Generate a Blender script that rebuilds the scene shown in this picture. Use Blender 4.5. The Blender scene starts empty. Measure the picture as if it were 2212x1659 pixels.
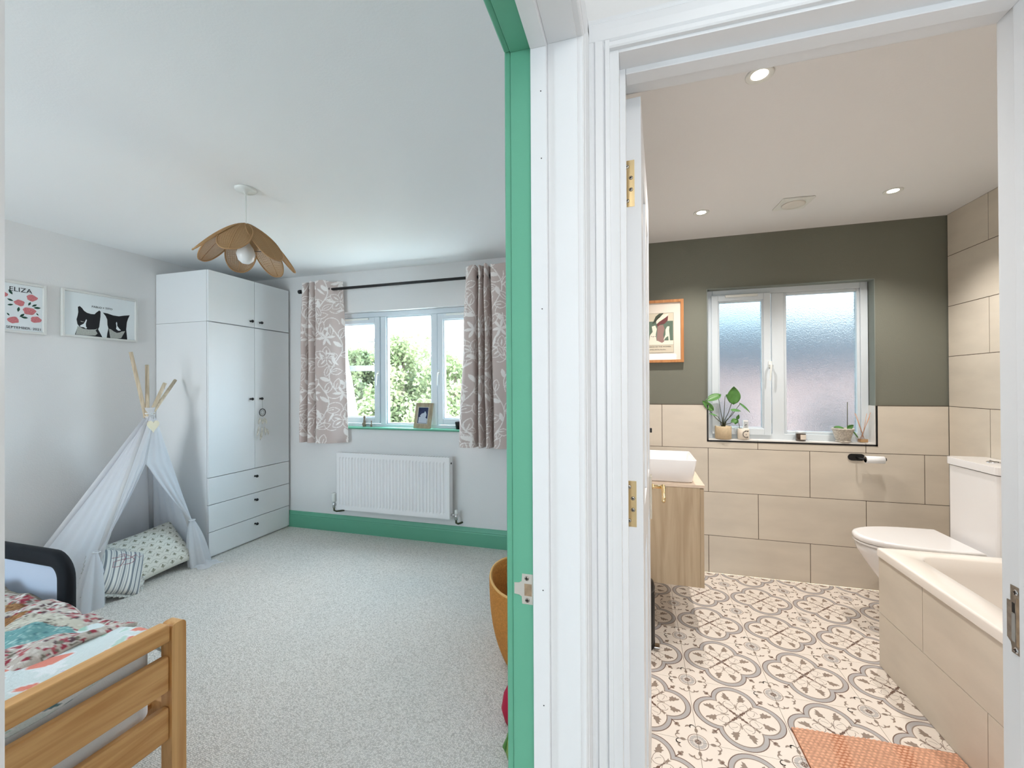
import bpy, math, random
import numpy as np
from math import sin, cos, pi, radians, sqrt, atan2
from mathutils import Vector, Matrix, Euler
from mathutils.geometry import tessellate_polygon
random.seed(7)
S = bpy.context.scene
COL = S.collection

# ------------------------------------------------------------------ camera
cam = bpy.data.cameras.new('camera'); camo = bpy.data.objects.new('camera', cam); COL.objects.link(camo); S.camera = camo
def camrot(yaw, pitch, roll):
    y, p, r = radians(yaw), radians(pitch), radians(roll)
    f = Vector((-sin(y)*cos(p), cos(y)*cos(p), sin(p))); rt = Vector((cos(y), sin(y), 0)); up = rt.cross(f)
    a = rt*cos(r)+up*sin(r); b = -rt*sin(r)+up*cos(r)
    return Matrix(((a.x, b.x, -f.x), (a.y, b.y, -f.y), (a.z, b.z, -f.z)))
camo.matrix_world = Matrix.Translation((0, 0, 1.3424)) @ camrot(16.3653, .2482, -.2971).to_4x4()
cam.sensor_width = 36; cam.lens = 36*912.56/2212; cam.clip_start = .01; cam.clip_end = 200

# ------------------------------------------------------------------ world, lights, exposure
S.view_settings.view_transform = 'Standard'; S.view_settings.look = 'None'; S.view_settings.gamma = 1
S.view_settings.use_curve_mapping = False
S.view_settings.exposure = 0.1
S.cycles.use_denoising = True; S.cycles.max_bounces = 12; S.cycles.diffuse_bounces = 6; S.cycles.transparent_max_bounces = 16
S.cycles.sample_clamp_indirect = 6
W = bpy.data.worlds.new('sky'); S.world = W; W.use_nodes = True
nt = W.node_tree; nt.nodes.clear(); N = nt.nodes.new; L = nt.links.new
tc = N('ShaderNodeTexCoord'); sp = N('ShaderNodeSeparateXYZ'); L(tc.outputs['Generated'], sp.inputs[0])
mr = N('ShaderNodeMapRange'); mr.inputs[1].default_value = -.05; mr.inputs[2].default_value = .6; L(sp.outputs[2], mr.inputs[0])
cr = N('ShaderNodeValToRGB'); cr.color_ramp.elements[0].color = (.62, .73, .80, 1); cr.color_ramp.elements[1].color = (.27, .51, .68, 1)
L(mr.outputs[0], cr.inputs[0])
ns = N('ShaderNodeTexNoise'); ns.inputs['Scale'].default_value = 2.2; ns.inputs['Detail'].default_value = 4; L(tc.outputs['Generated'], ns.inputs[0])
c2 = N('ShaderNodeValToRGB'); c2.color_ramp.elements[0].position = .46; c2.color_ramp.elements[1].position = .6; L(ns.outputs[0], c2.inputs[0])
mx = N('ShaderNodeMix'); mx.data_type = 'RGBA'; L(c2.outputs[0], mx.inputs[0]); L(cr.outputs[0], mx.inputs[6]); mx.inputs[7].default_value = (.86, .87, .88, 1)
bg = N('ShaderNodeBackground'); bg.inputs[1].default_value = 24.0; L(mx.outputs[2], bg.inputs[0])
wo = N('ShaderNodeOutputWorld'); L(bg.outputs[0], wo.inputs[0])

def area(name, loc, size, rot, power=0, color=(1, 1, 1), portal=False, size_y=None, spread=None):
    l = bpy.data.lights.new(name, 'AREA'); l.size = size; l.energy = power; l.color = color
    if size_y: l.shape = 'RECTANGLE'; l.size_y = size_y
    if portal: l.cycles.is_portal = True
    if spread: l.spread = radians(spread)
    o = bpy.data.objects.new(name, l); o.location = loc; o.rotation_euler = [radians(a) for a in rot]; COL.objects.link(o); return o
area('window_daylight_portal', (-1.96, 3.50, 1.49), 1.55, (-90, 0, 0), portal=True, size_y=1.05)
area('added_rear_window_portal', (-2.95, -1.44, 1.5), 1.1, (90, 0, 0), portal=True, size_y=1.1)  # daylight through an added rear window, to brighten the bedroom
area('added_hall_window_portal', (.5, -2.22, 1.55), .6, (90, 0, 0), portal=True, size_y=.9)  # daylight through an added hall window, out of view
area('added_hall_light', (.52, -.55, 2.36), .7, (0, 0, 0), 15, (1, .97, .94))  # unseen lamp added to light the hall woodwork

# ------------------------------------------------------------------ helpers
def srgb(r, g, b):
    f = lambda c: (c/255/12.92) if c/255 <= .04045 else ((c/255+.055)/1.055)**2.4
    return (f(r), f(g), f(b), 1)
def mat(name, col, rough=.6, metal=0, bump=0, bscale=80, var=0, vscale=6, spec=.5, coat=0, attr=None, trans=0, ior=1.45, sheen=0, bdetail=3, stretch=None):
    m = bpy.data.materials.new(name); m.use_nodes = True; t = m.node_tree; b = t.nodes['Principled BSDF']
    b.inputs['Base Color'].default_value = col; b.inputs['Roughness'].default_value = rough; b.inputs['Metallic'].default_value = metal
    b.inputs['Specular IOR Level'].default_value = spec; b.inputs['Coat Weight'].default_value = coat
    b.inputs['Transmission Weight'].default_value = trans; b.inputs['IOR'].default_value = ior; b.inputs['Sheen Weight'].default_value = sheen
    tcn = t.nodes.new('ShaderNodeTexCoord'); mp = t.nodes.new('ShaderNodeMapping'); t.links.new(tcn.outputs['Object'], mp.inputs[0])
    if stretch: mp.inputs['Scale'].default_value = stretch
    if attr:
        a = t.nodes.new('ShaderNodeAttribute'); a.attribute_name = attr; t.links.new(a.outputs['Color'], b.inputs['Base Color'])
    elif var:
        n = t.nodes.new('ShaderNodeTexNoise'); n.inputs['Scale'].default_value = vscale; n.inputs['Detail'].default_value = 6; t.links.new(mp.outputs[0], n.inputs[0])
        r = t.nodes.new('ShaderNodeValToRGB'); e = r.color_ramp.elements; e[0].position = .35; e[1].position = .65
        e[0].color = tuple(c*(1-var) for c in col[:3])+(1,); e[1].color = tuple(min(1, c*(1+var)) for c in col[:3])+(1,)
        t.links.new(n.outputs[0], r.inputs[0]); t.links.new(r.outputs[0], b.inputs['Base Color'])
    if bump:
        n2 = t.nodes.new('ShaderNodeTexNoise'); n2.inputs['Scale'].default_value = bscale; n2.inputs['Detail'].default_value = bdetail; t.links.new(mp.outputs[0], n2.inputs[0])
        bp = t.nodes.new('ShaderNodeBump'); bp.inputs['Strength'].default_value = bump; bp.inputs['Distance'].default_value = .01
        t.links.new(n2.outputs[0], bp.inputs['Height']); t.links.new(bp.outputs[0], b.inputs['Normal'])
    return m
def woodmat(name, c1, c2, scale=8, axis='Z', rough=.45):
    m = bpy.data.materials.new(name); m.use_nodes = True; t = m.node_tree; b = t.nodes['Principled BSDF']; b.inputs['Roughness'].default_value = rough
    tcn = t.nodes.new('ShaderNodeTexCoord'); mp = t.nodes.new('ShaderNodeMapping'); t.links.new(tcn.outputs['Object'], mp.inputs[0])
    s = [scale*5]*3; s['XYZ'.index(axis)] = scale*.35; mp.inputs['Scale'].default_value = s
    n = t.nodes.new('ShaderNodeTexNoise'); n.inputs['Scale'].default_value = 1; n.inputs['Detail'].default_value = 7; n.inputs['Distortion'].default_value = 1.4; t.links.new(mp.outputs[0], n.inputs[0])
    r = t.nodes.new('ShaderNodeValToRGB'); e = r.color_ramp.elements; e[0].position = .3; e[1].position = .7; e[0].color = c1; e[1].color = c2
    t.links.new(n.outputs[0], r.inputs[0]); t.links.new(r.outputs[0], b.inputs['Base Color'])
    bp = t.nodes.new('ShaderNodeBump'); bp.inputs['Strength'].default_value = .12; bp.inputs['Distance'].default_value = .004
    t.links.new(n.outputs[0], bp.inputs['Height']); t.links.new(bp.outputs[0], b.inputs['Normal'])
    return m

class MB:
    def __init__(s): s.v = []; s.f = []; s.m = []; s.sm = []
    def add(s, vs, fs, mi=0, smooth=False):
        o = len(s.v); s.v += [tuple(v) for v in vs]; s.f += [tuple(i+o for i in f) for f in fs]; s.m += [mi]*len(fs); s.sm += [smooth]*len(fs); return s
    def box(s, x0, x1, y0, y1, z0, z1, mi=0):
        vs = [(x, y, z) for z in (z0, z1) for y in (y0, y1) for x in (x0, x1)]
        return s.add(vs, [(0, 2, 3, 1), (4, 5, 7, 6), (0, 1, 5, 4), (1, 3, 7, 5), (3, 2, 6, 7), (2, 0, 4, 6)], mi)
    def prism(s, poly, a0, a1, axis='z', mi=0, smooth=False):
        """poly: 2D points in the two other axes (xy | xz for y | yz for x), extruded between a0 and a1"""
        f = {'z': lambda p, a: (p[0], p[1], a), 'y': lambda p, a: (p[0], a, p[1]), 'x': lambda p, a: (a, p[0], p[1])}[axis]
        n = len(poly); vs = [f(p, a0) for p in poly]+[f(p, a1) for p in poly]
        tri = tessellate_polygon([[Vector((p[0], p[1], 0)) for p in poly]])
        fs = [tuple(t) for t in tri]+[tuple(i+n for i in reversed(t)) for t in tri]
        s.add(vs, fs, mi); o = len(s.v)-2*n
        for i in range(n): s.f.append((o+i, o+(i+1) % n, o+n+(i+1) % n, o+n+i)); s.m.append(mi); s.sm.append(smooth)
        return s
    def grid(s, fn, nu, nv, mi=0, smooth=True, closeu=False):
        vs = [fn(i/(nu if closeu else nu-1), j/(nv-1)) for j in range(nv) for i in range(nu)]
        fs = []
        for j in range(nv-1):
            for i in range(nu if closeu else nu-1):
                k = (i+1) % nu; fs.append((j*nu+i, j*nu+k, (j+1)*nu+k, (j+1)*nu+i))
        return s.add(vs, fs, mi, smooth)
    def lathe(s, prof, c=(0, 0, 0), n=24, mi=0, axis='z', smooth=True):
        """prof [(r, h)] around an axis through c"""
        def f(u, j):
            r, h = prof[j]; a = 2*pi*u; p, q = r*cos(a), r*sin(a)
            return {'z': (c[0]+p, c[1]+q, c[2]+h), 'y': (c[0]+p, c[1]+h, c[2]+q), 'x': (c[0]+h, c[1]+p, c[2]+q)}[axis]
        m = len(prof); vs = [f(i/n, j) for j in range(m) for i in range(n)]
        fs = [(j*n+i, j*n+(i+1) % n, (j+1)*n+(i+1) % n, (j+1)*n+i) for j in range(m-1) for i in range(n)]
        if prof[0][0] > 1e-6: fs.append(tuple(range(n)))
        if prof[-1][0] > 1e-6: fs.append(tuple(range((m-1)*n, m*n)))
        return s.add(vs, fs, mi, smooth)
    def tube(s, path, r, n=8, mi=0, smooth=True, cap=True):
        P = [Vector(p) for p in path]; R = r if isinstance(r, (list, tuple)) else [r]*len(P); vs = []; fs = []; prev = None
        for i, p in enumerate(P):
            t = (P[min(i+1, len(P)-1)]-P[max(i-1, 0)])
            if t.length < 1e-9: t = Vector((0, 0, 1))
            t.normalize()
            u = (prev-t*prev.dot(t)) if prev else t.orthogonal()
            if u.length < 1e-6: u = t.orthogonal()
            u.normalize(); w = t.cross(u); prev = u
            vs += [tuple(p+(u*cos(2*pi*k/n)+w*sin(2*pi*k/n))*R[i]) for k in range(n)]
        for i in range(len(P)-1):
            fs += [(i*n+k, i*n+(k+1) % n, (i+1)*n+(k+1) % n, (i+1)*n+k) for k in range(n)]
        if cap: fs += [tuple(range(n))[::-1], tuple(range((len(P)-1)*n, len(P)*n))]
        return s.add(vs, fs, mi, smooth)
    def xf(s, M):
        s.v = [tuple(M @ Vector(v)) for v in s.v]; return s
    def build(s, name, mats, parent=None, bevel=0, seg=2, solid=0, sub=0, attr=None, loc=None, local=False):
        """vertices in world coordinates unless local"""
        me = bpy.data.meshes.new(name)
        o = bpy.data.objects.new(name, me)
        org = Vector((0, 0, 0))
        if not local:
            if parent is not None: org = world_loc(parent)
            elif loc is not None: org = Vector(loc)
            elif s.v:
                a = np.array(s.v); mn, mxx = a.min(0), a.max(0); org = Vector(((mn[0]+mxx[0])/2, (mn[1]+mxx[1])/2, mn[2]))
        me.from_pydata([(v[0]-org.x, v[1]-org.y, v[2]-org.z) for v in s.v], [], s.f)
        if not isinstance(mats, (list, tuple)): mats = [mats]
        for m in mats: me.materials.append(m)
        me.polygons.foreach_set('material_index', s.m); me.polygons.foreach_set('use_smooth', s.sm); me.update()
        import bmesh
        bm = bmesh.new(); bm.from_mesh(me); bmesh.ops.recalc_face_normals(bm, faces=bm.faces); bm.to_mesh(me); bm.free()
        if attr is not None:
            at = me.color_attributes.new('print', 'FLOAT_COLOR', 'POINT'); at.data.foreach_set('color', attr.astype(np.float32).ravel())
        COL.objects.link(o)
        if parent is not None: o.parent = parent
        elif not local: o.location = org
        if bevel:
            b = o.modifiers.new('bevel', 'BEVEL'); b.width = bevel; b.segments = seg; b.limit_method = 'ANGLE'; b.angle_limit = radians(35); b.harden_normals = True
        if sub:
            b = o.modifiers.new('sub', 'SUBSURF'); b.levels = sub; b.render_levels = sub
        if solid:
            b = o.modifiers.new('solid', 'SOLIDIFY'); b.thickness = solid; b.offset = 0
        return o
def world_loc(o):
    l = Vector(o.location)
    while o.parent: o = o.parent; l += Vector(o.location)
    return l
def tag(o, label, cat, group=None):
    o['label'] = label; o['category'] = cat
    if group: o['group'] = group
    return o
def thing(name, label, cat, loc, group=None):
    o = bpy.data.objects.new(name, None); COL.objects.link(o); o.location = loc; o.empty_display_size = .05
    return tag(o, label, cat, group)
def struct(o): o['kind'] = 'structure'; return o
def sroot(name, loc=(0, 0, 0)):
    o = bpy.data.objects.new(name, None); COL.objects.link(o); o.location = loc; return struct(o)
def dup(root, loc, label=None):
    r = root.copy(); COL.objects.link(r); r.location = loc
    if label: r['label'] = label
    for ch in [c for c in COL.objects if c.parent == root]:
        c = ch.copy(); COL.objects.link(c); c.parent = r
        for g in [q for q in COL.objects if q.parent == ch]:
            d = g.copy(); COL.objects.link(d); d.parent = c
    return r
def B(*a): return MB().box(*a)
def rrect(x0, x1, y0, y1, r, n=6, corners=(1, 1, 1, 1)):
    out = []
    for k, (cx, cy, a0) in enumerate(((x1-r, y1-r, 0), (x0+r, y1-r, 90), (x0+r, y0+r, 180), (x1-r, y0+r, 270))):
        if corners[k]:
            out += [(cx+r*cos(radians(a0+90*i/n)), cy+r*sin(radians(a0+90*i/n))) for i in range(n+1)]
        else:
            out.append((x1 if k in (0, 3) else x0, y1 if k in (0, 1) else y0))
    return out
def text(name, body, size, loc, rot, m, parent, extr=.0004, sx=1, align='CENTER'):
    c = bpy.data.curves.new(name, 'FONT'); c.body = body; c.size = size; c.extrude = extr; c.align_x = align; c.materials.append(m)
    tmp = bpy.data.objects.new(name, c); COL.objects.link(tmp); bpy.context.view_layer.update()
    me = bpy.data.meshes.new_from_object(tmp.evaluated_get(bpy.context.evaluated_depsgraph_get())); bpy.data.objects.remove(tmp); me.name = name
    o = bpy.data.objects.new(name, me); COL.objects.link(o); o.parent = parent
    o.location = Vector(loc)-world_loc(parent); o.rotation_euler = [radians(a) for a in rot]; o.scale = (sx, 1, 1); return o
# ---- print painting on numpy rasters (print, and relief tone on the bath mat), carried by vertex colours
class Paint:
    def __init__(s, w, h, res, bg):
        s.w, s.h, s.res = w, h, res; s.nx = int(w/res)+1; s.ny = int(h/res)+1
        s.a = np.ones((s.ny, s.nx, 4)); s.a[..., :3] = bg[:3]
        s.X, s.Y = np.meshgrid(np.linspace(0, w, s.nx), np.linspace(0, h, s.ny))
    def _win(s, x0, x1, y0, y1):
        i0 = max(0, int(x0/s.res)-1); i1 = min(s.nx, int(x1/s.res)+3); j0 = max(0, int(y0/s.res)-1); j1 = min(s.ny, int(y1/s.res)+3)
        return slice(j0, max(j0, j1)), slice(i0, max(i0, i1))
    def leaf(s, x, y, l, w, ang, col, outline=None, t=.004):
        """pointed leaf from its base"""
        sl = s._win(x-l, x+l, y-l, y+l); dx = s.X[sl]-x; dy = s.Y[sl]-y; c, q = cos(ang), sin(ang)
        u = (dx*c+dy*q)/l; v = (-dx*q+dy*c); hw = w/2*np.sin(np.clip(u, 0, 1)*pi)**.8
        ins = (u > 0) & (u < 1) & (np.abs(v) < hw)
        if outline is not None:
            s.a[sl][ins] = (*outline[:3], 1); ins = ins & (np.abs(v) < hw-t) & (u > t/l) & (u < 1-t/l)
        if col is not None: s.a[sl][ins] = (*col[:3], 1)
    def disc(s, x, y, rx, ry, col, ang=0):
        r = max(rx, ry); sl = s._win(x-r, x+r, y-r, y+r); dx = s.X[sl]-x; dy = s.Y[sl]-y; c, q = cos(ang), sin(ang)
        s.a[sl][((dx*c+dy*q)/rx)**2+((-dx*q+dy*c)/ry)**2 < 1] = (*col[:3], 1)
    def stroke(s, pts, t, col):
        for (x0, y0), (x1, y1) in zip(pts, pts[1:]):
            sl = s._win(min(x0, x1)-t, max(x0, x1)+t, min(y0, y1)-t, max(y0, y1)+t); dx, dy = x1-x0, y1-y0; L2 = dx*dx+dy*dy+1e-12
            k = np.clip(((s.X[sl]-x0)*dx+(s.Y[sl]-y0)*dy)/L2, 0, 1)
            s.a[sl][np.hypot(s.X[sl]-x0-k*dx, s.Y[sl]-y0-k*dy) < t/2] = (*col[:3], 1)
    def poly(s, pts, col):
        xs = [p[0] for p in pts]; ys = [p[1] for p in pts]; sl = s._win(min(xs), max(xs), min(ys), max(ys)); X = s.X[sl]; Y = s.Y[sl]; ins = np.zeros(X.shape, bool)
        for (x0, y0), (x1, y1) in zip(pts, pts[1:]+pts[:1]):
            if abs(y1-y0) < 1e-12: continue
            ins ^= ((y0 > Y) != (y1 > Y)) & (X < (x1-x0)*(Y-y0)/(y1-y0)+x0)
        s.a[sl][ins] = (*col[:3], 1); return sl, ins
def painted(P, fn, name, m, parent=None, **k):
    """grid mesh whose point (x, y) on the print lies at fn(x, y)"""
    mb = MB(); nx, ny = P.nx, P.ny
    vs = [fn(float(P.X[j, i]), float(P.Y[j, i])) for j in range(ny) for i in range(nx)]
    fs = [(j*nx+i, j*nx+i+1, (j+1)*nx+i+1, (j+1)*nx+i) for j in range(ny-1) for i in range(nx-1)]
    mb.add(vs, fs, 0, True); return mb.build(name, m, parent, attr=P.a.reshape(-1, 4), **k)

# ------------------------------------------------------------------ materials
M = {}
M['wall'] = mat('wall_paint_white', srgb(224, 223, 222), .9, bump=.08, bscale=140)
M['ceil'] = mat('ceiling_paint', srgb(240, 241, 241), .95, bump=.05, bscale=120)
M['ceilb'] = mat('bathroom_ceiling_paint', srgb(232, 232, 233), .9, bump=.05, bscale=120)
M['gloss'] = mat('white_gloss_wood', srgb(222, 223, 225), .35, bump=.05, bscale=25)
M['green'] = mat('green_paint', srgb(98, 166, 138), .45, bump=.04, bscale=30)
M['dark'] = mat('dark_olive_paint', srgb(116, 117, 106), .85, bump=.1, bscale=150)
M['upvc'] = mat('white_upvc', srgb(212, 220, 226), .3)
M['tile'] = mat('beige_wall_tile', srgb(212, 203, 189), .42, var=.05, vscale=3, bump=.03, bscale=60, stretch=(1, 1, 3))
M['grout'] = mat('brown_grout', srgb(96, 82, 70), .9)
M['black'] = mat('matt_black', srgb(18, 18, 20), .45)
M['ward'] = mat('wardrobe_white', srgb(226, 228, 229), .5)
M['brass'] = mat('polished_brass', srgb(232, 206, 158), .18, metal=1)
M['chrome'] = mat('chrome', srgb(210, 210, 212), .12, metal=1)
M['steel'] = mat('worn_steel', srgb(168, 160, 150), .35, metal=1, var=.25, vscale=60)
M['bwood'] = mat('raw_wood_mortice', srgb(150, 128, 104), .8, var=.2, vscale=80)
M['ceramic'] = mat('white_ceramic', srgb(238, 236, 236), .12, coat=.3)
M['bath'] = mat('bath_acrylic', srgb(236, 229, 222), .15, coat=.2)
M['oak'] = woodmat('light_oak', srgb(170, 148, 120), srgb(192, 172, 144), 5, 'Z', .5)
M['pine'] = woodmat('honey_pine', srgb(192, 136, 76), srgb(222, 172, 112), 5, 'Y', .4)
M['pinev'] = woodmat('honey_pine_post', srgb(192, 136, 76), srgb(222, 172, 112), 5, 'Z', .4)
M['pole'] = woodmat('pale_pole', srgb(176, 158, 134), srgb(214, 198, 172), 10, 'Z', .7)
M['white_fab'] = mat('white_cotton', srgb(236, 238, 240), .95, bump=.15, bscale=300)
M['navy'] = mat('black_foam', srgb(14, 16, 22), .9, bump=.1, bscale=300)
M['mesh'] = mat('guard_fabric', srgb(196, 200, 214), .95)
M['print'] = mat('printed_cloth', (1, 1, 1, 1), .95, attr='print', bump=.2, bscale=400)
M['quilt'] = mat('printed_quilt', (1, 1, 1, 1), .95, attr='print', bump=.5, bscale=90)
M['soil'] = mat('soil', srgb(52, 42, 34), .95, bump=.5)
M['leafm'] = mat('houseplant_leaf', srgb(84, 132, 66), .4, var=.15, vscale=30)
M['stem'] = mat('dark_stem', srgb(70, 74, 52), .6)
M['stone'] = mat('stoneware', srgb(206, 186, 154), .8, bump=.3, bscale=200, var=.06, vscale=60)
M['mugc'] = mat('cream_ceramic', srgb(232, 222, 208), .35)
M['paper'] = mat('paper', srgb(226, 232, 234), .8)
M['cream'] = mat('mount_card', srgb(226, 216, 204), .85)
M['ink'] = mat('black_ink', srgb(24, 24, 28), .8)
M['pinkp'] = mat('pink_print', srgb(196, 118, 122), .85, var=.18, vscale=220)
M['greenp'] = mat('green_print', srgb(38, 74, 60), .85)
M['greyp'] = mat('grey_print', srgb(170, 172, 166), .85, var=.1, vscale=150)
M['fwood'] = woodmat('frame_wood', srgb(168, 108, 60), srgb(196, 138, 84), 8, 'Z', .5)
M['foak'] = woodmat('frame_oak', srgb(140, 124, 100), srgb(172, 156, 130), 10, 'Z', .6)
M['jute'] = mat('jute_rope', srgb(198, 136, 66), .95, bump=.6, bscale=260, var=.12, vscale=90)
M['heart'] = mat('heart_wood', srgb(232, 222, 196), .7)
M['amber'] = mat('amber_oil', srgb(222, 178, 120), .1, trans=.6)
M['reed'] = mat('reed_sticks', srgb(196, 150, 122), .8)
M['wax'] = mat('glass_candle', srgb(206, 192, 176), .3)
M['bulb'] = mat('opal_bulb', srgb(240, 242, 242), .3)
M['plaswhite'] = mat('white_plastic', srgb(226, 228, 224), .4)
M['red'] = mat('crimson_cloth', srgb(170, 24, 60), .9)
M['pinkc'] = mat('pale_pink_cloth', srgb(222, 190, 200), .9)
M['lime'] = mat('green_toy', srgb(128, 156, 84), .6, var=.2, vscale=40)
M['bronze'] = mat('carved_figure', srgb(128, 112, 94), .55, var=.25, vscale=90)
# carpet
def carpet(name):
    m = bpy.data.materials.new(name); m.use_nodes = True; t = m.node_tree; b = t.nodes['Principled BSDF']; b.inputs['Roughness'].default_value = 1; b.inputs['Specular IOR Level'].default_value = .1
    tcn = t.nodes.new('ShaderNodeTexCoord'); v = t.nodes.new('ShaderNodeTexVoronoi'); v.inputs['Scale'].default_value = 135; mp = t.nodes.new('ShaderNodeMapping'); mp.inputs['Rotation'].default_value = (0, 0, .1); mp.inputs['Scale'].default_value = (1, 1.3, 1)
    t.links.new(tcn.outputs['Object'], mp.inputs[0]); t.links.new(mp.outputs[0], v.inputs[0]); v.inputs['Randomness'].default_value = .55
    r = t.nodes.new('ShaderNodeValToRGB'); e = r.color_ramp.elements; e[0].position = 0.1; e[1].position = .75; e[0].color = srgb(250, 246, 240); e[1].color = srgb(192, 189, 183)
    n = t.nodes.new('ShaderNodeTexNoise'); n.inputs['Scale'].default_value = 60; n.inputs['Detail'].default_value = 4; t.links.new(tcn.outputs['Object'], n.inputs[0])
    mxn = t.nodes.new('ShaderNodeMix'); mxn.data_type = 'RGBA'; mxn.blend_type = 'SOFT_LIGHT'; mxn.inputs[0].default_value = .5
    t.links.new(v.outputs['Distance'], r.inputs[0]); t.links.new(r.outputs[0], mxn.inputs[6]); t.links.new(n.outputs[0], mxn.inputs[7]); t.links.new(mxn.outputs[2], b.inputs['Base Color'])
    bp = t.nodes.new('ShaderNodeBump'); bp.inputs['Strength'].default_value = .6; bp.inputs['Distance'].default_value = .006; bp.invert = True; t.links.new(v.outputs['Distance'], bp.inputs['Height']); t.links.new(bp.outputs[0], b.inputs['Normal'])
    return m
M['carpet'] = carpet('loop_carpet')
def glassmat(k=.05):
    m = bpy.data.materials.new('clear_glass'); m.use_nodes = True; t = m.node_tree; t.nodes.clear(); o = t.nodes.new('ShaderNodeOutputMaterial')
    a = t.nodes.new('ShaderNodeBsdfTransparent'); g = t.nodes.new('ShaderNodeBsdfGlossy'); g.inputs['Roughness'].default_value = .02; x = t.nodes.new('ShaderNodeMixShader')
    x.inputs[0].default_value = k
    t.links.new(a.outputs[0], x.inputs[1]); t.links.new(g.outputs[0], x.inputs[2]); t.links.new(x.outputs[0], o.inputs[0]); return m
M['glass'] = glassmat()
def frosted():
    m = bpy.data.materials.new('obscured_glass'); m.use_nodes = True; t = m.node_tree; t.nodes.clear(); o = t.nodes.new('ShaderNodeOutputMaterial')
    a = t.nodes.new('ShaderNodeBsdfRefraction'); a.inputs['Roughness'].default_value = .42; a.inputs['IOR'].default_value = 1.2; a.inputs['Color'].default_value = (.315, .338, .342, 1)
    n = t.nodes.new('ShaderNodeTexNoise'); n.inputs['Scale'].default_value = 130; tcn = t.nodes.new('ShaderNodeTexCoord'); t.links.new(tcn.outputs['Object'], n.inputs[0])
    bp = t.nodes.new('ShaderNodeBump'); bp.inputs['Strength'].default_value = .5; bp.inputs['Distance'].default_value = .004; t.links.new(n.outputs[0], bp.inputs['Height']); t.links.new(bp.outputs[0], a.inputs['Normal'])
    g = t.nodes.new('ShaderNodeBsdfGlossy'); g.inputs['Roughness'].default_value = .1; x = t.nodes.new('ShaderNodeMixShader'); x.inputs[0].default_value = .04
    t.links.new(a.outputs[0], x.inputs[1]); t.links.new(g.outputs[0], x.inputs[2]); t.links.new(x.outputs[0], o.inputs[0]); return m
M['frost'] = frosted()
def fabric_tr(name, col, tr=.35, see=0):
    m = mat(name, col, .95, bump=.12, bscale=300); t = m.node_tree; b = t.nodes['Principled BSDF']; o = t.nodes['Material Output']
    q = t.nodes.new('ShaderNodeBsdfTranslucent'); q.inputs[0].default_value = col; x = t.nodes.new('ShaderNodeMixShader'); x.inputs[0].default_value = tr
    t.links.new(b.outputs[0], x.inputs[1]); t.links.new(q.outputs[0], x.inputs[2]); t.links.new(x.outputs[0], o.inputs[0])
    if see:
        tr_ = t.nodes.new('ShaderNodeBsdfTransparent'); x2 = t.nodes.new('ShaderNodeMixShader'); x2.inputs[0].default_value = see; t.links.new(x.outputs[0], x2.inputs[1]); t.links.new(tr_.outputs[0], x2.inputs[2]); t.links.new(x2.outputs[0], o.inputs[0])
    return m
M['tent'] = fabric_tr('teepee_cotton', srgb(242, 243, 246), .5)
M['lampleaf'] = fabric_tr('woven_cane', srgb(176, 142, 102), .3, .22)

# ------------------------------------------------------------------ room shell
H = 2.4; YB = 3.32; YT = 3.303; XL = -3.78; XW0, XW1 = -.237, -.105; XR = 1.875; YN = -1.3
def S_(name, mb, m, **k): return struct(mb.build(name, m, **k))
S_('floor_bedroom', B(XL-.1, XW1-.06, YN-.1, YB+.25, -.08, 0), M['carpet'])
S_('floor_hall', B(XW1-.06, 1.5, -2.2, .95, -.08, 0), M['carpet'])
S_('ceiling_bedroom', B(XL-.1, XW0+.05, YN-.1, YB+.25, H, H+.1), M['ceil'])
S_('ceiling_hall', B(XW0+.05, 1.5, -2.2, .95, H, H+.1), M['ceil'])
S_('ceiling_bathroom', B(XW0+.05, XR+.1, .95, YT+.27, H, H+.1), M['ceilb'])
S_('wall_left', B(XL-.12, XL, YN-.1, YB+.25, 0, H), M['wall'])
# window walls
BX0, BX1, BZ0, BZ1 = -2.75, -1.17, .955, 2.027
w = MB(); w.box(XL, BX0, YB, YB+.25, 0, H); w.box(BX1, XW0+.05, YB, YB+.25, 0, H); w.box(BX0, BX1, YB, YB+.25, 0, BZ0); w.box(BX0, BX1, YB, YB+.25, BZ1, H)
S_('wall_back', w, M['wall'])
TX0, TX1, TZ0, TZ1 = .49, 1.495, .943, 2.03
w = MB(); w.box(XW1-.05, TX0, YT+.009, YT+.26, 0, H); w.box(TX1, XR+.1, YT+.009, YT+.26, 0, H); w.box(TX0, TX1, YT+.009, YT+.26, 0, TZ0-.01); w.box(TX0, TX1, YT+.009, YT+.26, TZ1, H)
S_('wall_bathroom_back', w, M['dark'])
S_('wall_bathroom_right', B(XR+.009, XR+.12, .9, YT+.26, 0, H), M['grout'])
# near wall of the bedroom with an unseen window added for its light
w = MB(); w.box(XL, -3.5, YN-.12, YN, 0, H); w.box(-2.4, XW0, YN-.12, YN, 0, H); w.box(-3.5, -2.4, YN-.12, YN, 0, .95); w.box(-3.5, -2.4, YN-.12, YN, 2.05, H)
S_('wall_front', w, M['wall'])
# partition between bedroom and hall / bathroom with doorway
DY0, DY1, DZ = .04, .807, 2.007
w = MB(); w.box(XW0+.012, XW1-.004, -2.2, DY0-.02, 0, H); w.box(XW0+.012, XW1-.004, DY1+.02, YB+.2, 0, H); w.box(XW0+.012, XW1-.004, DY0-.02, DY1+.02, DZ+.02, H)
S_('wall_middle', w, M['wall'])
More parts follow.
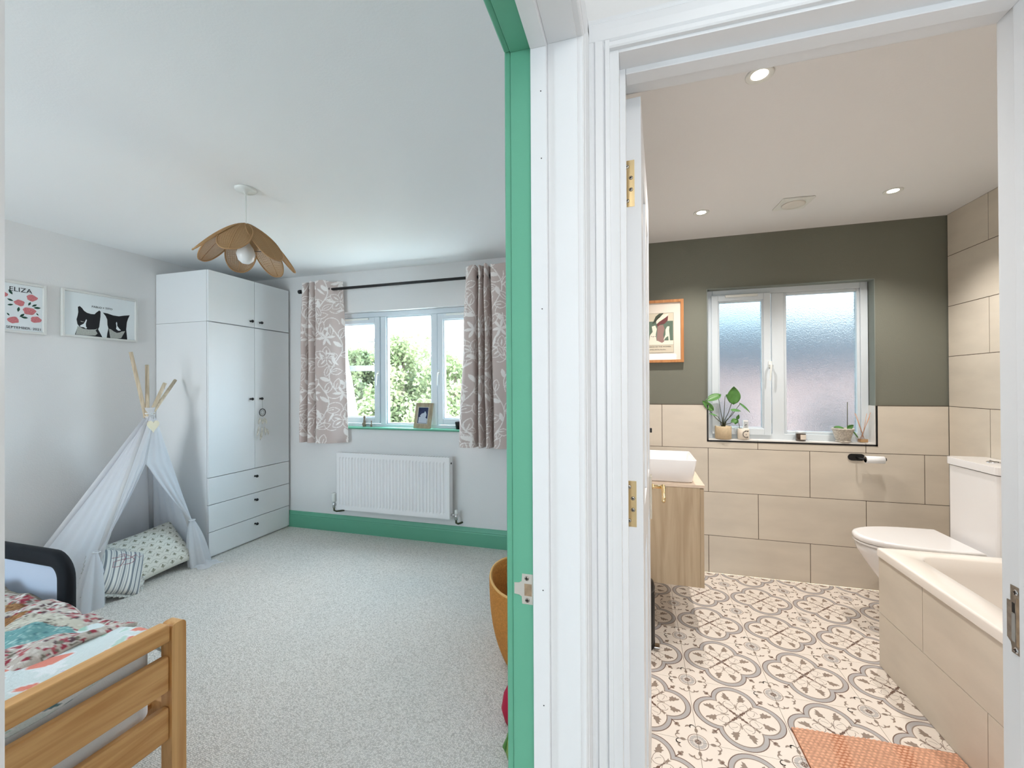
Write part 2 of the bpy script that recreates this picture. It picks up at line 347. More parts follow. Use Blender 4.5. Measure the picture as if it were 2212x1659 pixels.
# hall / bathroom wall with doorway
QX0, QX1, QZ, HY0, HY1 = -.0295, .656, 2.02, .885, 1.017
w = MB(); w.box(XW1-.004, QX0-.02, HY0, HY1-.008, 0, H); w.box(QX1+.02, XR+.1, HY0, HY1-.008, 0, H); w.box(QX0-.02, QX1+.02, HY0, HY1-.008, QZ+.02, H)
S_('wall_hall_back', w, M['wall'])
S_('wall_hall_right', B(1.4, 1.5, -2.2, .885, 0, H), M['wall'])
w = MB(); w.box(XW1-.02, 0, -2.2, -2.08, 0, H); w.box(1.0, 1.5, -2.2, -2.08, 0, H); w.box(0, 1.0, -2.2, -2.08, 0, 1.1); w.box(0, 1.0, -2.2, -2.08, 2.0, H); w.box(0, .2, -2.2, -2.08, 1.1, 2.0); w.box(.8, 1.0, -2.2, -2.08, 1.1, 2.0)
S_('wall_hall_front', w, M['wall'])
# skirting (ogee) in green
def skirt(mb, x0, x1, y, mi=0):
    mb.prism([(y, 0), (y-.018, 0), (y-.018, .108), (y-.015, .115), (y-.017, .121), (y-.013, .132), (y-.008, .15), (y, .153)], x0, x1, 'x', mi)
S_('baseboard_back', (lambda m: (skirt(m, XL, XW0+.012, YB), m)[1])(MB()), M['green'])
mb = MB(); mb.prism([(XL, 0), (XL+.018, 0), (XL+.018, .108), (XL+.013, .132), (XL+.008, .15), (XL, .153)], YN, YB, 'y'); S_('baseboard_left', mb, M['green'])

# ------------------------------------------------------------------ bedroom doorway lining (trim_1)
t1 = sroot('trim_1', (XW1, DY1, 0))
g = MB()   # green rebate lining on far side, with bedroom-side architrave lip
g.box(-.237, -.190, DY1, DY1+.025, 0, DZ+.025); g.box(-.237, -.190, DY0-.025, DY0, 0, DZ+.025); g.box(-.237, -.190, DY0, DY1, DZ, DZ+.025)
g.build('rebate_lining', M['green'], t1, bevel=.0015)
g = MB(); g.box(-.252, -.237, DY1+.006, DY1+.065, 0, DZ+.065); g.box(-.252, -.237, DY0-.065, DY0-.006, 0, DZ+.065); g.box(-.252, -.237, DY0-.006, DY1+.006, DZ+.006, DZ+.065)
g.build('bedroom_architrave', M['green'], t1, bevel=.004)
g = MB(); g.box(-.1935, -.1615, DY1-.012, DY1+.02, 0, DZ+.02); g.box(-.1935, -.1615, DY0-.02, DY0+.012, 0, DZ+.02); g.box(-.1935, -.1615, DY0+.012, DY1-.012, DZ-.012, DZ+.02)
g.build('door_stop', M['gloss'], t1, bevel=.0015)
g = MB(); g.box(-.1615, -.104, DY1, DY1+.025, 0, DZ+.025); g.box(-.1615, -.104, DY0-.025, DY0, 0, DZ+.025); g.box(-.1615, -.104, DY0, DY1, DZ, DZ+.025)
g.build('lining', M['gloss'], t1, bevel=.001)
def archprof(w, th):   # moulded profile: (across, proud)
    return [(0, 0), (0, th*.55), (.003, th*.7), (.010, th*.75), (.013, th*.55), (.017, th*.8), (w*.55, th), (w*.8, th), (w*.86, th*.8), (w*.93, th*.95), (w, th*.9), (w, 0)]
g = MB()
for y0, sg in ((DY1+.004, 1), (DY0+.0012, -1)):
    g.prism([(XW1+p, y0+sg*a) for a, p in archprof(.06, .018)], 0, DZ+.062, 'z')
g.prism([(XW1+p, DZ+.004+a) for a, p in archprof(.06, .018)], DY0-.06, DY1+.06, 'y')
g.build('hall_architrave', M['gloss'], t1)
# small nail holes
g = MB()
for z in (2.02-.06, 1.83, 1.54, 1.0, .78, .62): g.lathe([(.0012, 0), (.0012, .0006)], (-.1715-.002*(z % .1)*10, DY1-.0126, z-.05), 6, 0, 'y')
g.build('nail_hole', M['black'], t1)
# strike plate
def screws(pts, normal, parent, m, r=.004):
    for p in pts:
        s = MB(); ax = 'y' if normal == 'y' else 'x'; d = -1
        s.lathe([(r, 0), (r, d*.0006), (r*.75, d*.0012), (0, d*.0012)], p, 14, 0, ax)
        if ax == 'y': s.box(p[0]-r*.7, p[0]+r*.7, p[1]-.0016, p[1]-.0011, p[2]-r*.16, p[2]+r*.16, 1); s.box(p[0]-r*.16, p[0]+r*.16, p[1]-.0016, p[1]-.0011, p[2]-r*.7, p[2]+r*.7, 1)
        else: s.box(p[0]-.0016, p[0]-.0011, p[1]-r*.7, p[1]+r*.7, p[2]-r*.16, p[2]+r*.16, 1); s.box(p[0]-.0016, p[0]-.0011, p[1]-r*.16, p[1]+r*.16, p[2]-r*.7, p[2]+r*.7, 1)
        s.build('screw', [m, M['black']], parent)
sp_ = MB(); y = DY1-.001
sp_.prism([(-.218, .913), (-.1965, .913), (-.1965, .929), (-.2135, .929), (-.2135, .953), (-.1965, .953), (-.1965, .972), (-.218, .972), (-.219, .957), (-.224, .954), (-.234, .953), (-.234, .931), (-.224, .930), (-.219, .927)], y, y+.001, 'y')
sp_.prism([(-.1985, .929), (-.1965, .929), (-.1965, .953), (-.1985, .953)], y, y+.001, 'y')
spo = sp_.build('strike_plate', mat('nickel_plate', srgb(226, 220, 212), .3, metal=.6), t1)
B(-.2135, -.1985, DY1-.0004, DY1+.004, .929, .953).build('mortice', M['bwood'], t1)
screws([(-.2085, y, .9635), (-.2075, y, .921)], 'y', spo, M['steel'], .0046)

# ------------------------------------------------------------------ bathroom doorway (trim_2)
t2 = sroot('trim_2', (0, HY0, 0))
g = MB(); g.box(QX0-.025, QX0, HY0, HY1, 0, QZ+.025); g.box(QX1, QX1+.025, HY0, HY1, 0, QZ+.025); g.box(QX0, QX1, HY0, HY1, QZ, QZ+.025)
g.build('lining', M['gloss'], t2, bevel=.001)
g = MB(); g.box(QX0-.02, QX0+.012, .935, .972, 0, QZ+.02); g.box(QX1-.012, QX1+.02, .935, .966, 0, QZ+.02); g.box(QX0+.012, QX1-.012, .935, .972, QZ-.012, QZ+.02)
g.build('door_stop', M['gloss'], t2, bevel=.0015)
g = MB()
pf = [p for p in archprof(.06, .016)]
# left leg is cut back against the corner of the hall
g.prism([(QX0-.018, HY0), (QX0-.018, HY0-.0135), (QX0-.0265, HY0-.0145), (QX0-.0285, HY0-.010), (QX0-.0315, HY0-.0150), (QX0-.046, HY0-.0165), (QX0-.049, HY0-.012), (QX0-.053, HY0-.0155), (-.105, HY0-.015), (-.105, HY0)], 0, QZ+.02, 'z')
g.prism([(QX1+.006+a, HY0-p) for a, p in pf], 0, QZ+.006, 'z')
g.prism([(HY0-p, QZ+.006+a) for a, p in pf], -.105, QX1+.066, 'x')
g.build('hall_architrave', M['gloss'], t2)
g = MB(); g.box(QX1+.006, QX1+.066, HY1, HY1+.014, 0, QZ+.06); g.box(QX0-.066, QX0-.006, HY1, HY1+.014, 0, QZ+.06); g.box(QX0-.006, QX1+.006, HY1, HY1+.014, QZ+.006, QZ+.06)
g.build('bathroom_architrave', M['gloss'], t2, bevel=.003)
# latch keep on the right-hand rebate
g = MB(); x = QX1-.0012
g.prism([(.978, .853), (.998, .853), (.998, .862), (1.0, .870), (1.008, .876), (1.008, .945), (1.0, .9455), (1.0, .975), (.978, .975)], x, x+.001, 'x')
kp = g.build('strike_plate', M['steel'], t2)
B(x-.0004, x+.002, .9795, .987, .868, .955).build('mortice', M['bwood'], t2)
B(x-.0004, x+.002, .990, .9975, .874, .925).build('mortice', mat('plaster_dust', srgb(150, 146, 140), .9), t2)
B(x-.0005, x+.002, .991, .9965, .926, .944).build('mortice', M['black'], t2)
screws([(x, .9885, .9645), (x, .9885, .860)], 'x', kp, M['chrome'], .0052)

# ------------------------------------------------------------------ bathroom door leaf
d = sroot('door_1', (-.026, 1.022, 0))
dr = MB(); T = .0405; Lg = .68; Z0, Z1 = .008, 2.012
# local coords: thickness along x (0..T), length along y (0..Lg)
def DB(mb, x0, x1, y0, y1, z0, z1): return mb.box(x0, x1, y0, y1, z0, z1)
stiles = MB(); DB(stiles, 0, T, 0, .1, Z0, Z1); DB(stiles, 0, T, Lg-.1, Lg, Z0, Z1); DB(stiles, 0, T, .1, Lg-.1, Z0, .22); DB(stiles, 0, T, .1, Lg-.1, 1.88, Z1); DB(stiles, 0, T, .1, Lg-.1, .92, 1.04); DB(stiles, 0, T, .29, .39, .22, .92); DB(stiles, 0, T, .29, .39, 1.04, 1.88)
rot = Matrix.Rotation(radians(-2.95), 4, 'Z')
def dpart(mb, name, m, parent=d, bevel=0):
    mb.xf(rot); return mb.build(name, m, parent, bevel=bevel, local=True)
dpart(stiles, 'door_frame', M['gloss'], bevel=.002)
for (a, b_) in ((.1, .29), (.39, .58)):
    for (z0, z1) in ((.22, .92), (1.04, 1.88)):
        p = MB(); p.box(.012, T-.012, a, b_, z0, z1); p.box(.006, T-.006, a+.04, b_-.04, z0+.04, z1-.04); dpart(p, 'door_panel', M['gloss'], bevel=.004)
for zc in ((1.758, 1.866), (1.014, 1.12)):
    h = MB(); h.box(-.001, .0255, -.0014, .001, zc[0], zc[1]); h.tube([(-.003, -.002, zc[0]), (-.003, -.002, zc[1])], .003, 10)
    ho = dpart(h, 'hinge', M['brass'])
    for i, f in enumerate((.13, .37, .62, .87)):
        q = (.009 if i in (0, 3) else .0175, -.0015, zc[0]+(zc[1]-zc[0])*f); s = MB(); s.lathe([(.0042, 0), (.0042, -.0006), (.003, -.0011), (0, -.0011)], q, 14, 0, 'y'); s.lathe([(.0046, .0002), (.0046, -.0002)], q, 14, 1, 'y'); s.box(q[0]-.0016, q[0]+.0016, q[1]-.0015, q[1]-.001, q[2]-.0016, q[2]+.0016, 1)
        s.xf(rot); s.build('screw', [M['steel'], M['black']], ho, local=True)
for sg, x0 in ((1, T), (-1, 0)):
    pl = MB(); pl.box(min(x0, x0+sg*.008), max(x0, x0+sg*.008), .59, .632, .858, 1.012)
    dpart(pl, 'handle_plate', mat('gloss_backplate', srgb(222, 214, 200), .2, metal=.5), bevel=.002)
    hd = MB(); hd.tube([(x0+sg*.008, .61, .972), (x0+sg*.014, .61, .972), (x0+sg*.05, .61, .972)], [.011, .007, .007], 14); hd.tube([(x0+sg*.046, .61, .978), (x0+sg*.047, .60, .966), (x0+sg*.048, .52, .955), (x0+sg*.046, .50, .948)], [.008, .008, .007, .006], 12)
    dpart(hd, 'handle', M['brass'])

# ------------------------------------------------------------------ windows
def wframe(mb, x0, x1, z0, z1, y0, y1, t): mb.box(x0, x0+t, y0, y1, z0, z1); mb.box(x1-t, x1, y0, y1, z0, z1); mb.box(x0+t, x1-t, y0, y1, z1-t, z1); mb.box(x0+t, x1-t, y0, y1, z0, z0+t)
def sash(parent, x0, x1, z0, z1, y, t, glass, hx=None, hz=1.45, vent=None):
    m = MB(); wframe(m, x0, x1, z0, z1, y-.018, y+.035, t); wframe(m, x0+t-.002, x1-t+.002, z0+t-.002, z1-t+.002, y-.006, y+.03, .012)
    so = m.build('sash', M['upvc'], parent, bevel=.003)
    B(x0+t, x1-t, y+.004, y+.01, z0+t, z1-t).build('pane', glass, so)
    if hx:
        h = MB(); h.box(hx-.010, hx+.010, y-.024, y-.018, hz-.008, hz+.036); h.tube([(hx, y-.024, hz+.012), (hx, y-.045, hz+.010), (hx-.002, y-.048, hz-.02), (hx-.006, y-.046, hz-.10)], [.008, .007, .006, .005], 10)
        h.build('window_handle', M['plaswhite'], so, bevel=.001)
    if vent: B(vent[0], vent[1], y-.03, y-.018, z1-.022, z1-.004).build('trickle_vent', M['plaswhite'], so, bevel=.003)
    return so
wb = sroot('window_1', (-1.96, 3.36, BZ0)); y = 3.375
m = MB(); wframe(m, BX0, BX1, BZ0, BZ1, y, y+.06, .045); m.box(-2.246, -2.190, y, y+.06, BZ0+.045, BZ1-.045); m.box(-1.730, -1.674, y, y+.06, BZ0+.045, BZ1-.045)
m.build('window_frame', M['upvc'], wb, bevel=.004)
m = MB(); wframe(m, -2.190, -1.730, BZ0+.045, BZ1-.045, y+.012, y+.05, .012); m.build('glazing_bead', M['upvc'], wb, bevel=.002)
B(-2.18, -1.74, y+.028, y+.034, BZ0+.05, BZ1-.05).build('pane', M['glass'], wb)
sash(wb, -2.705, -2.250, 1.005, 1.978, y+.008, .052, M['glass'], -2.262, 1.45, (-2.62, -2.36))
sash(wb, -1.668, -1.215, 1.005, 1.978, y+.008, .052, M['glass'], -1.655, 1.45, (-1.58, -1.32))
m = MB(); m.prism([(3.378, .955), (3.298, .955), (3.292, .958), (3.288, .964), (3.289, .970), (3.294, .975), (3.378, .975)], BX0-.05, BX1+.05, 'x'); struct(m.build('trim_3', M['green']))
rw = sroot('added_window_2', (-2.95, YN-.06, .95)); m = MB(); wframe(m, -3.5, -2.4, .95, 2.05, YN-.09, YN-.03, .05); m.box(-2.98, -2.92, YN-.09, YN-.03, 1.0, 2.0); m.build('window_frame', M['upvc'], rw); B(-3.45, -2.98, YN-.063, YN-.057, 1.0, 2.0).build('pane', M['glass'], rw); B(-2.92, -2.45, YN-.063, YN-.057, 1.0, 2.0).build('pane', M['glass'], rw)  # rear window behind the view, added to let in more daylight
hw = sroot('added_window_3', (.5, -2.14, 1.1)); m = MB(); wframe(m, .2, .8, 1.1, 2.0, -2.17, -2.11, .05); m.build('window_frame', M['upvc'], hw); B(.25, .75, -2.143, -2.137, 1.15, 1.95).build('pane', M['glass'], hw)  # unseen hall window, added as a further daylight source

wt = sroot('window_4', (1.0, 3.36, TZ0)); y = 3.375
m = MB(); wframe(m, TX0+.006, TX1-.006, .955, TZ1, y, y+.06, .042); m.box(.917, .996, y, y+.06, .99, TZ1-.042)
m.build('window_frame', M['upvc'], wt, bevel=.004)
m = MB(); wframe(m, .996, 1.447, .997, TZ1-.042, y+.010, y+.05, .018); m.build('glazing_bead', M['upvc'], wt, bevel=.003)
B(1.008, 1.435, y+.03, y+.036, 1.012, TZ1-.055).build('pane', M['frost'], wt)
sash(wt, .530, .912, .985, 1.992, y+.006, .045, M['frost'], .905, 1.47, (.62, .83))
# reveals of the bathroom window
m = MB(); m.box(TX1-.004, TX1, YT-.001, 3.375, 1.2, TZ1); m.box(TX0, TX1, YT-.001, 3.375, TZ1-.004, TZ1); m.box(TX0, TX0+.004, YT-.001, 3.375, 1.2, TZ1)
struct(m.build('trim_4', mat('reveal_paint', srgb(128, 134, 128), .8)))

# ------------------------------------------------------------------ wall tiles
def tilecut(x0, x1, z0, z1):
    """outline of a back-wall tile with the window cut out"""
    g_ = .0018; x0 += g_; x1 -= g_; z0 += g_; z1 -= g_; a, b_, c = TX0-.004, TX1+.008, .938
    if z1 <= c or x1 <= a or x0 >= b_: return [[(x0, z0), (x1, z0), (x1, z1), (x0, z1)]]
    if x0 < a: return [[(x0, z0), (x1, z0), (x1, c), (a, c), (a, z1), (x0, z1)]]
    if x1 > b_: return [[(x0, z0), (x1, z0), (x1, z1), (b_, z1), (b_, c), (x0, c)]]
    return [[(x0, z0), (x1, z0), (x1, c), (x0, c)]]
wbt = sroot('wall_bathroom_tiles', (0, YT, 0))
m = MB(); m.prism([(-.105, 0), (XR, 0), (XR, 1.2), (TX1+.004, 1.2), (TX1+.004, .94), (TX0-.002, .94), (TX0-.002, 1.2), (-.105, 1.2)], YT+.002, YT+.010, 'y'); m.build('grout', M['grout'], wbt)
zr = [0, .2665, .578, .890, 1.2]
for i in range(4):
    xs = [-.105, .493, 1.1215, 1.75, XR] if i % 2 == 0 else [-.105, .182, .8105, 1.439, XR]
    for xa, xb in zip(xs, xs[1:]):
        for pl in tilecut(xa, xb, zr[i], zr[i+1]):
            mm = MB(); mm.prism(pl, YT, YT+.008, 'y'); mm.build('tile', M['tile'], wbt, bevel=.0007, seg=1)
wrt = sroot('wall_right_tiles', (XR, 0, 0))
m = B(XR+.002, XR+.010, 1.017, YT, 0, H); m.build('grout', M['grout'], wrt)
zr2 = [0, .2665, .578, .890, 1.2, 1.511, 1.823, 2.137, H]
for i in range(8):
    j = 2.983 if i % 2 else 2.67
    ys = [YT]; q = j if i % 2 else j+.6285
    q = j+.6285*2
    while q > 1.017:
        if q < YT-.02: ys.append(q)
        q -= .6285
    ys.append(1.017)
    for ya, yb in zip(ys, ys[1:]):
        B(XR, XR+.008, yb+.0018, ya-.0018, zr2[i]+.0018, zr2[i+1]-.0018).build('tile', M['tile'], wrt, bevel=.0007, seg=1)
# tiled sill and lower reveals of the window, black edge trim
sl = sroot('trim_5', (1.0, 3.34, TZ0)); TW = mat('pale_sill_tile', srgb(224, 222, 218), .35)
B(TX0, .8105-.001, YT, 3.378, .945, .955).build('tile', TW, sl); B(.8105+.001, 1.439-.001, YT, 3.378, .945, .955).build('tile', TW, sl); B(1.441, TX1, YT, 3.378, .945, .955).build('tile', TW, sl)
B(TX1-.008, TX1, YT, 3.378, .955, 1.2).build('tile', TW, sl); B(TX0, TX0+.008, YT, 3.378, .955, 1.2).build('tile', TW, sl)
m = MB(); m.box(TX0-.004, TX0+.006, YT-.002, YT+.006, .938, 1.2); m.box(TX1-.002, TX1+.009, YT-.002, YT+.006, .938, 1.2); m.box(TX0-.004, TX1+.009, YT-.002, YT+.006, .936, .947)
struct(m.build('trim_6', M['black']))
struct(B(-.105, TX0, YT-.001, YT+.009, 1.2, 1.2022).box(TX1, XR, YT-.001, YT+.009, 1.2, 1.2022).build('trim_7', M['grout']))

# ------------------------------------------------------------------ patterned floor tiles
def clip(poly, x0, x1, y0, y1):
    for ax, lim, sg in ((0, x0, 1), (0, x1, -1), (1, y0, 1), (1, y1, -1)):
        out = []
        for a, b_ in zip(poly, poly[1:]+poly[:1]):
            ia, ib = (a[ax]-lim)*sg >= 0, (b_[ax]-lim)*sg >= 0
            if ia: out.append(a)
            if ia != ib:
                t = (lim-a[ax])/(b_[ax]-a[ax]); out.append((a[0]+(b_[0]-a[0])*t, a[1]+(b_[1]-a[1])*t))
        poly = out
        if len(poly) < 3: return []
    return poly
def shapes():
    """(layer, material, polygon) of one repeat of the print, unit cell centred on the quatrefoil"""
    out = []; BR, GR, WH, MD, GRL = 1, 2, 0, 3, 4
    disc = lambda x, y, r, n=40: [(x+r*cos(2*pi*k/n), y+r*sin(2*pi*k/n)) for k in range(n)]
    def add(l, m_, p): out.append((l, m_, p))
    def rot4(l, m_, p):
        for k in range(4):
            c, s = cos(k*pi/2), sin(k*pi/2); add(l, m_, [(x*c-y*s, x*s+y*c) for x, y in p])
    def mir(l, m_, p): rot4(l, m_, p); rot4(l, m_, [(x, -y) for x, y in p][::-1])
    def stroke(l, m_, pts, t, f=mir):
        n = len(pts); Lf = []; Rt = []
        for i, (x, y) in enumerate(pts):
            dx = pts[min(i+1, n-1)][0]-pts[max(i-1, 0)][0]; dy = pts[min(i+1, n-1)][1]-pts[max(i-1, 0)][1]; q = sqrt(dx*dx+dy*dy); tt = t(i/(n-1)) if callable(t) else t
            Lf.append((x-dy/q*tt/2, y+dx/q*tt/2)); Rt.append((x+dy/q*tt/2, y-dx/q*tt/2))
        for i in range(n-1): f(l, m_, [Lf[i], Lf[i+1], Rt[i+1], Rt[i]])
    arc = lambda cx, cy, r, a0, a1, n=10: [(cx+r*cos(radians(a0+(a1-a0)*k/n)), cy+r*sin(radians(a0+(a1-a0)*k/n))) for k in range(n+1)]
    rot4(1, BR, disc(.232, 0, .256)); rot4(2, GR, disc(.232, 0, .246)); rot4(3, MD, disc(.225, 0, .207)); rot4(4, WH, disc(.225, 0, .195))
    # centre cross with buds along the diagonals
    D = lambda pts: [((x-y)/sqrt(2), (x+y)/sqrt(2)) for x, y in pts]
    rot4(5, BR, D([(0, .004), (.035, .006), (.05, .022), (.072, .010), (.10, .016), (.125, .005), (.26, .003), (.26, -.003), (.125, -.005), (.10, -.016), (.072, -.010), (.05, -.022), (.035, -.006), (0, -.004)]))
    rot4(5, MD, D([(.20, .018), (.235, .012), (.27, .02), (.25, 0), (.27, -.02), (.235, -.012), (.20, -.018), (.215, 0)]))
    # arcs and leaves inside every lobe
    stroke(5, MD, arc(.165, .072, .062, 250, 20), .0065)
    stroke(5, MD, arc(.105, .105, .085, -50, 0), .005)
    stroke(5, MD, [(.125, .0), (.21, .028), (.26, .065)], .006)
    stroke(5, MD, [(.10, 0), (.15, 0), (.19, 0)], .012)
    leaf = [(.245, .055), (.262, .038), (.262, .075), (.29, .045), (.305, .058), (.345, .085), (.352, .125), (.318, .112), (.312, .135), (.288, .118), (.27, .145), (.252, .118), (.262, .10)]
    leaf = [(.24, .05), (.262, .034), (.270, .052), (.297, .048), (.312, .066), (.352, .078), (.368, .108), (.330, .104), (.326, .124), (.30, .112), (.288, .138), (.268, .112), (.246, .108), (.252, .084)]
    mir(5, MD, leaf)
    # stem and bud outside the notch, pointing at the medallion
    rot4(5, BR, D([(.345, .005), (.405, .005), (.405, -.005), (.345, -.005)]))
    rot4(6, MD, D([(.400, 0), (.412, .026), (.432, .030), (.440, .014), (.462, .012), (.470, 0), (.462, -.012), (.440, -.014), (.432, -.030), (.412, -.026)]))
    rot4(6, BR, D([(.404, 0), (.414, .016), (.428, .010), (.434, 0), (.428, -.010), (.414, -.016)]))
    # medallions at the corners
    for sx in (-.5, .5):
        for sy in (-.5, .5):
            add(1, BR, disc(sx, sy, .106, 48)); add(2, WH, disc(sx, sy, .099, 48)); add(3, GRL, disc(sx, sy, .088, 40)); add(4, WH, disc(sx, sy, .050, 32)); add(5, GRL, disc(sx, sy, .043, 28)); add(6, BR, disc(sx, sy, .031, 24))
            for k in range(16):
                a = 2*pi*k/16; add(5, GR, [(sx+.052*cos(a-.03), sy+.052*sin(a-.03)), (sx+.088*cos(a-.05), sy+.088*sin(a-.05)), (sx+.088*cos(a+.05), sy+.088*sin(a+.05)), (sx+.052*cos(a+.03), sy+.052*sin(a+.03))])
            for k in range(4):
                a = pi/4+pi*k/2; add(7, WH, [(sx+r*cos(a+o), sy+r*sin(a+o)) for r, o in ((.006, -.3), (.028, -.06), (.028, .06), (.006, .3))])
    # buds and curls on the joint lines
    def edge(p, l=5, m_=MD):
        for q in (p, [(-x, y) for x, y in p][::-1]):
            for k in range(4):
                c, s = cos(k*pi/2), sin(k*pi/2); add(l, m_, [(x*c-y*s, x*s+y*c) for x, y in q])
    bud = [(.5+.018*cos(2*pi*k/14), .345+.030*sin(2*pi*k/14)) for k in range(14)]
    for f in (1, -1): edge([(x, y*f) for x, y in bud][::f])
    def cs(pts, t):
        n = len(pts)
        for f in (1, -1):
            for i in range(n-1):
                (x0, y0), (x1, y1) = pts[i], pts[i+1]; dx, dy = x1-x0, y1-y0; q = sqrt(dx*dx+dy*dy); ta, tb = t[i]/2, t[i+1]/2
                edge([(x0-dy/q*ta, (y0+dx/q*ta)*f), (x1-dy/q*tb, (y1+dx/q*tb)*f), (x1+dy/q*tb, (y1-dx/q*tb)*f), (x0+dy/q*ta, (y0-dx/q*ta)*f)][::f])
    cs([(.5, .318), (.492, .288), (.470, .272), (.446, .278), (.436, .300), (.444, .318)], [.004, .006, .008, .014, .018, .004])
    cs([(.444, .300), (.424, .292), (.402, .300), (.385, .322)], [.008, .020, .020, .004])
    return out
SH = shapes()
M['ft'] = [mat('floor_tile_white', srgb(232, 222, 212), .4), mat('tile_print_brown', srgb(112, 88, 76), .4), mat('tile_print_grey', srgb(176, 172, 172), .4), mat('tile_print_taupe', srgb(146, 130, 118), .4), mat('tile_print_pale', srgb(192, 186, 182), .4)]
def tilemesh(x0, x1, y0, y1, sx, sy):
    g_ = .0008; m = MB(); m.box(x0*sx+g_, x1*sx-g_, y0*sy+g_, y1*sy-g_, -.01, 0)
    for si, (l, mi, p) in enumerate(SH):
        q = clip(p, x0+g_/sx, x1-g_/sx, y0+g_/sy, y1-g_/sy)
        if len(q) >= 3:
            A = sum(a[0]*b_[1]-b_[0]*a[1] for a, b_ in zip(q, q[1:]+q[:1]))
            if abs(A) < 1e-9: continue
            if A < 0: q = q[::-1]
            vs = [(x*sx, y*sy, l*.00009+(si % 34)*2.4e-6) for x, y in q]
            convex = len(q) < 5 or mi != 3
            tri = tessellate_polygon([[Vector(v) for v in vs]]); fs = []
            for t in tri:
                a, b_, c = (Vector(vs[i]) for i in t)
                fs.append(t if (b_-a).cross(c-a).z > 0 else t[::-1])
            m.add(vs, fs, mi)
    me = bpy.data.meshes.new('floor_tile'); me.from_pydata(m.v, [], m.f)
    for q in M['ft']: me.materials.append(q)
    me.polygons.foreach_set('material_index', m.m); me.update(); return me
fl = sroot('floor_bathroom', (0, 0, 0)); B(-.105, XR+.009, .95, YT+.009, -.08, -.0035).build('grout', mat('floor_grout', srgb(158, 146, 134), .9), fl)
cache = {}; PX, PY = .346, .352
for i in range(-1, 5):
    for j in range(-3, 5):
        cx, cy = .3885+PX*i, 1.9+PY*j
        x0 = max(-.5, (-.105-cx)/PX); x1 = min(.5, (XR-cx)/PX); y0 = max(-.5, (.98-cy)/PY); y1 = min(.5, (YT-cy)/PY)
        if x1-x0 < .02 or y1-y0 < .02: continue
        k = (round(x0, 3), round(x1, 3), round(y0, 3), round(y1, 3))
        if k not in cache: cache[k] = tilemesh(x0, x1, y0, y1, PX, PY)
        o = bpy.data.objects.new('tile', cache[k]); o.location = (cx, cy, 0); o.parent = fl; COL.objects.link(o)
struct(B(QX0, QX1, .93, .985, 0, .006).build('trim_8', M['brass'], bevel=.002))

# ------------------------------------------------------------------ wardrobe
wd = thing('wardrobe', 'tall white wardrobe with black knobs and three drawers in the bedroom corner', 'wardrobe', (-3.49, 2.91, 0))
xf, xb, y0, y1 = -3.21, XL+.004, 2.502, 3.30
m = MB(); m.box(xb, xf-.02, y0, y0+.018, .0, 1.862); m.box(xb, xf-.02, y1-.018, y1, .0, 1.862); m.box(xb, xf-.02, y0+.018, y1-.018, .0, .06); m.box(xb, xf-.02, y0+.018, y1-.018, 1.844, 1.862); m.box(xb, xb+.01, y0+.018, y1-.018, .06, 1.844)
m.build('body', M['ward'], wd, bevel=.001)
m = MB(); m.box(xb, xf-.02, y0, y0+.018, 1.864, 2.269); m.box(xb, xf-.02, y1-.018, y1, 1.864, 2.269); m.box(xb, xf-.02, y0+.018, y1-.018, 2.251, 2.269); m.box(xb, xf-.02, y0+.018, y1-.018, 1.864, 1.882); m.box(xb, xb+.01, y0+.018, y1-.018, 1.882, 2.251)
m.build('top_body', M['ward'], wd, bevel=.001)
def knob(parent, y, z):
    m = MB(); m.lathe([(.009, .0), (.0045, .003), (.0045, .014), (.011, .018), (.0125, .024), (.010, .030), (0, .031)], (xf, y, z), 14, 0, 'x'); m.build('knob', M['black'], parent)
ym = 2.92; gp = .0015
def front(name, ya, yb, za, zb, ky, kz):
    p = B(xf-.0185, xf, ya+gp, yb-gp, za+gp, zb-gp).build(name, M['ward'], wd, bevel=.001); knob(p, ky, kz); return p
front('door', y0, ym, 1.864, 2.269, 2.879, 1.915); front('door', ym, y1, 1.864, 2.269, 2.975, 1.914)
front('door', y0, ym, .632, 1.860, 2.877, 1.24); front('door', ym, y1, .632, 1.860, 2.975, 1.24)
front('drawer', y0, y1, .418, .630, 2.921, .564); front('drawer', y0, y1, .205, .416, 2.921, .358); front('drawer', y0, y1, .012, .203, 2.921, .147)
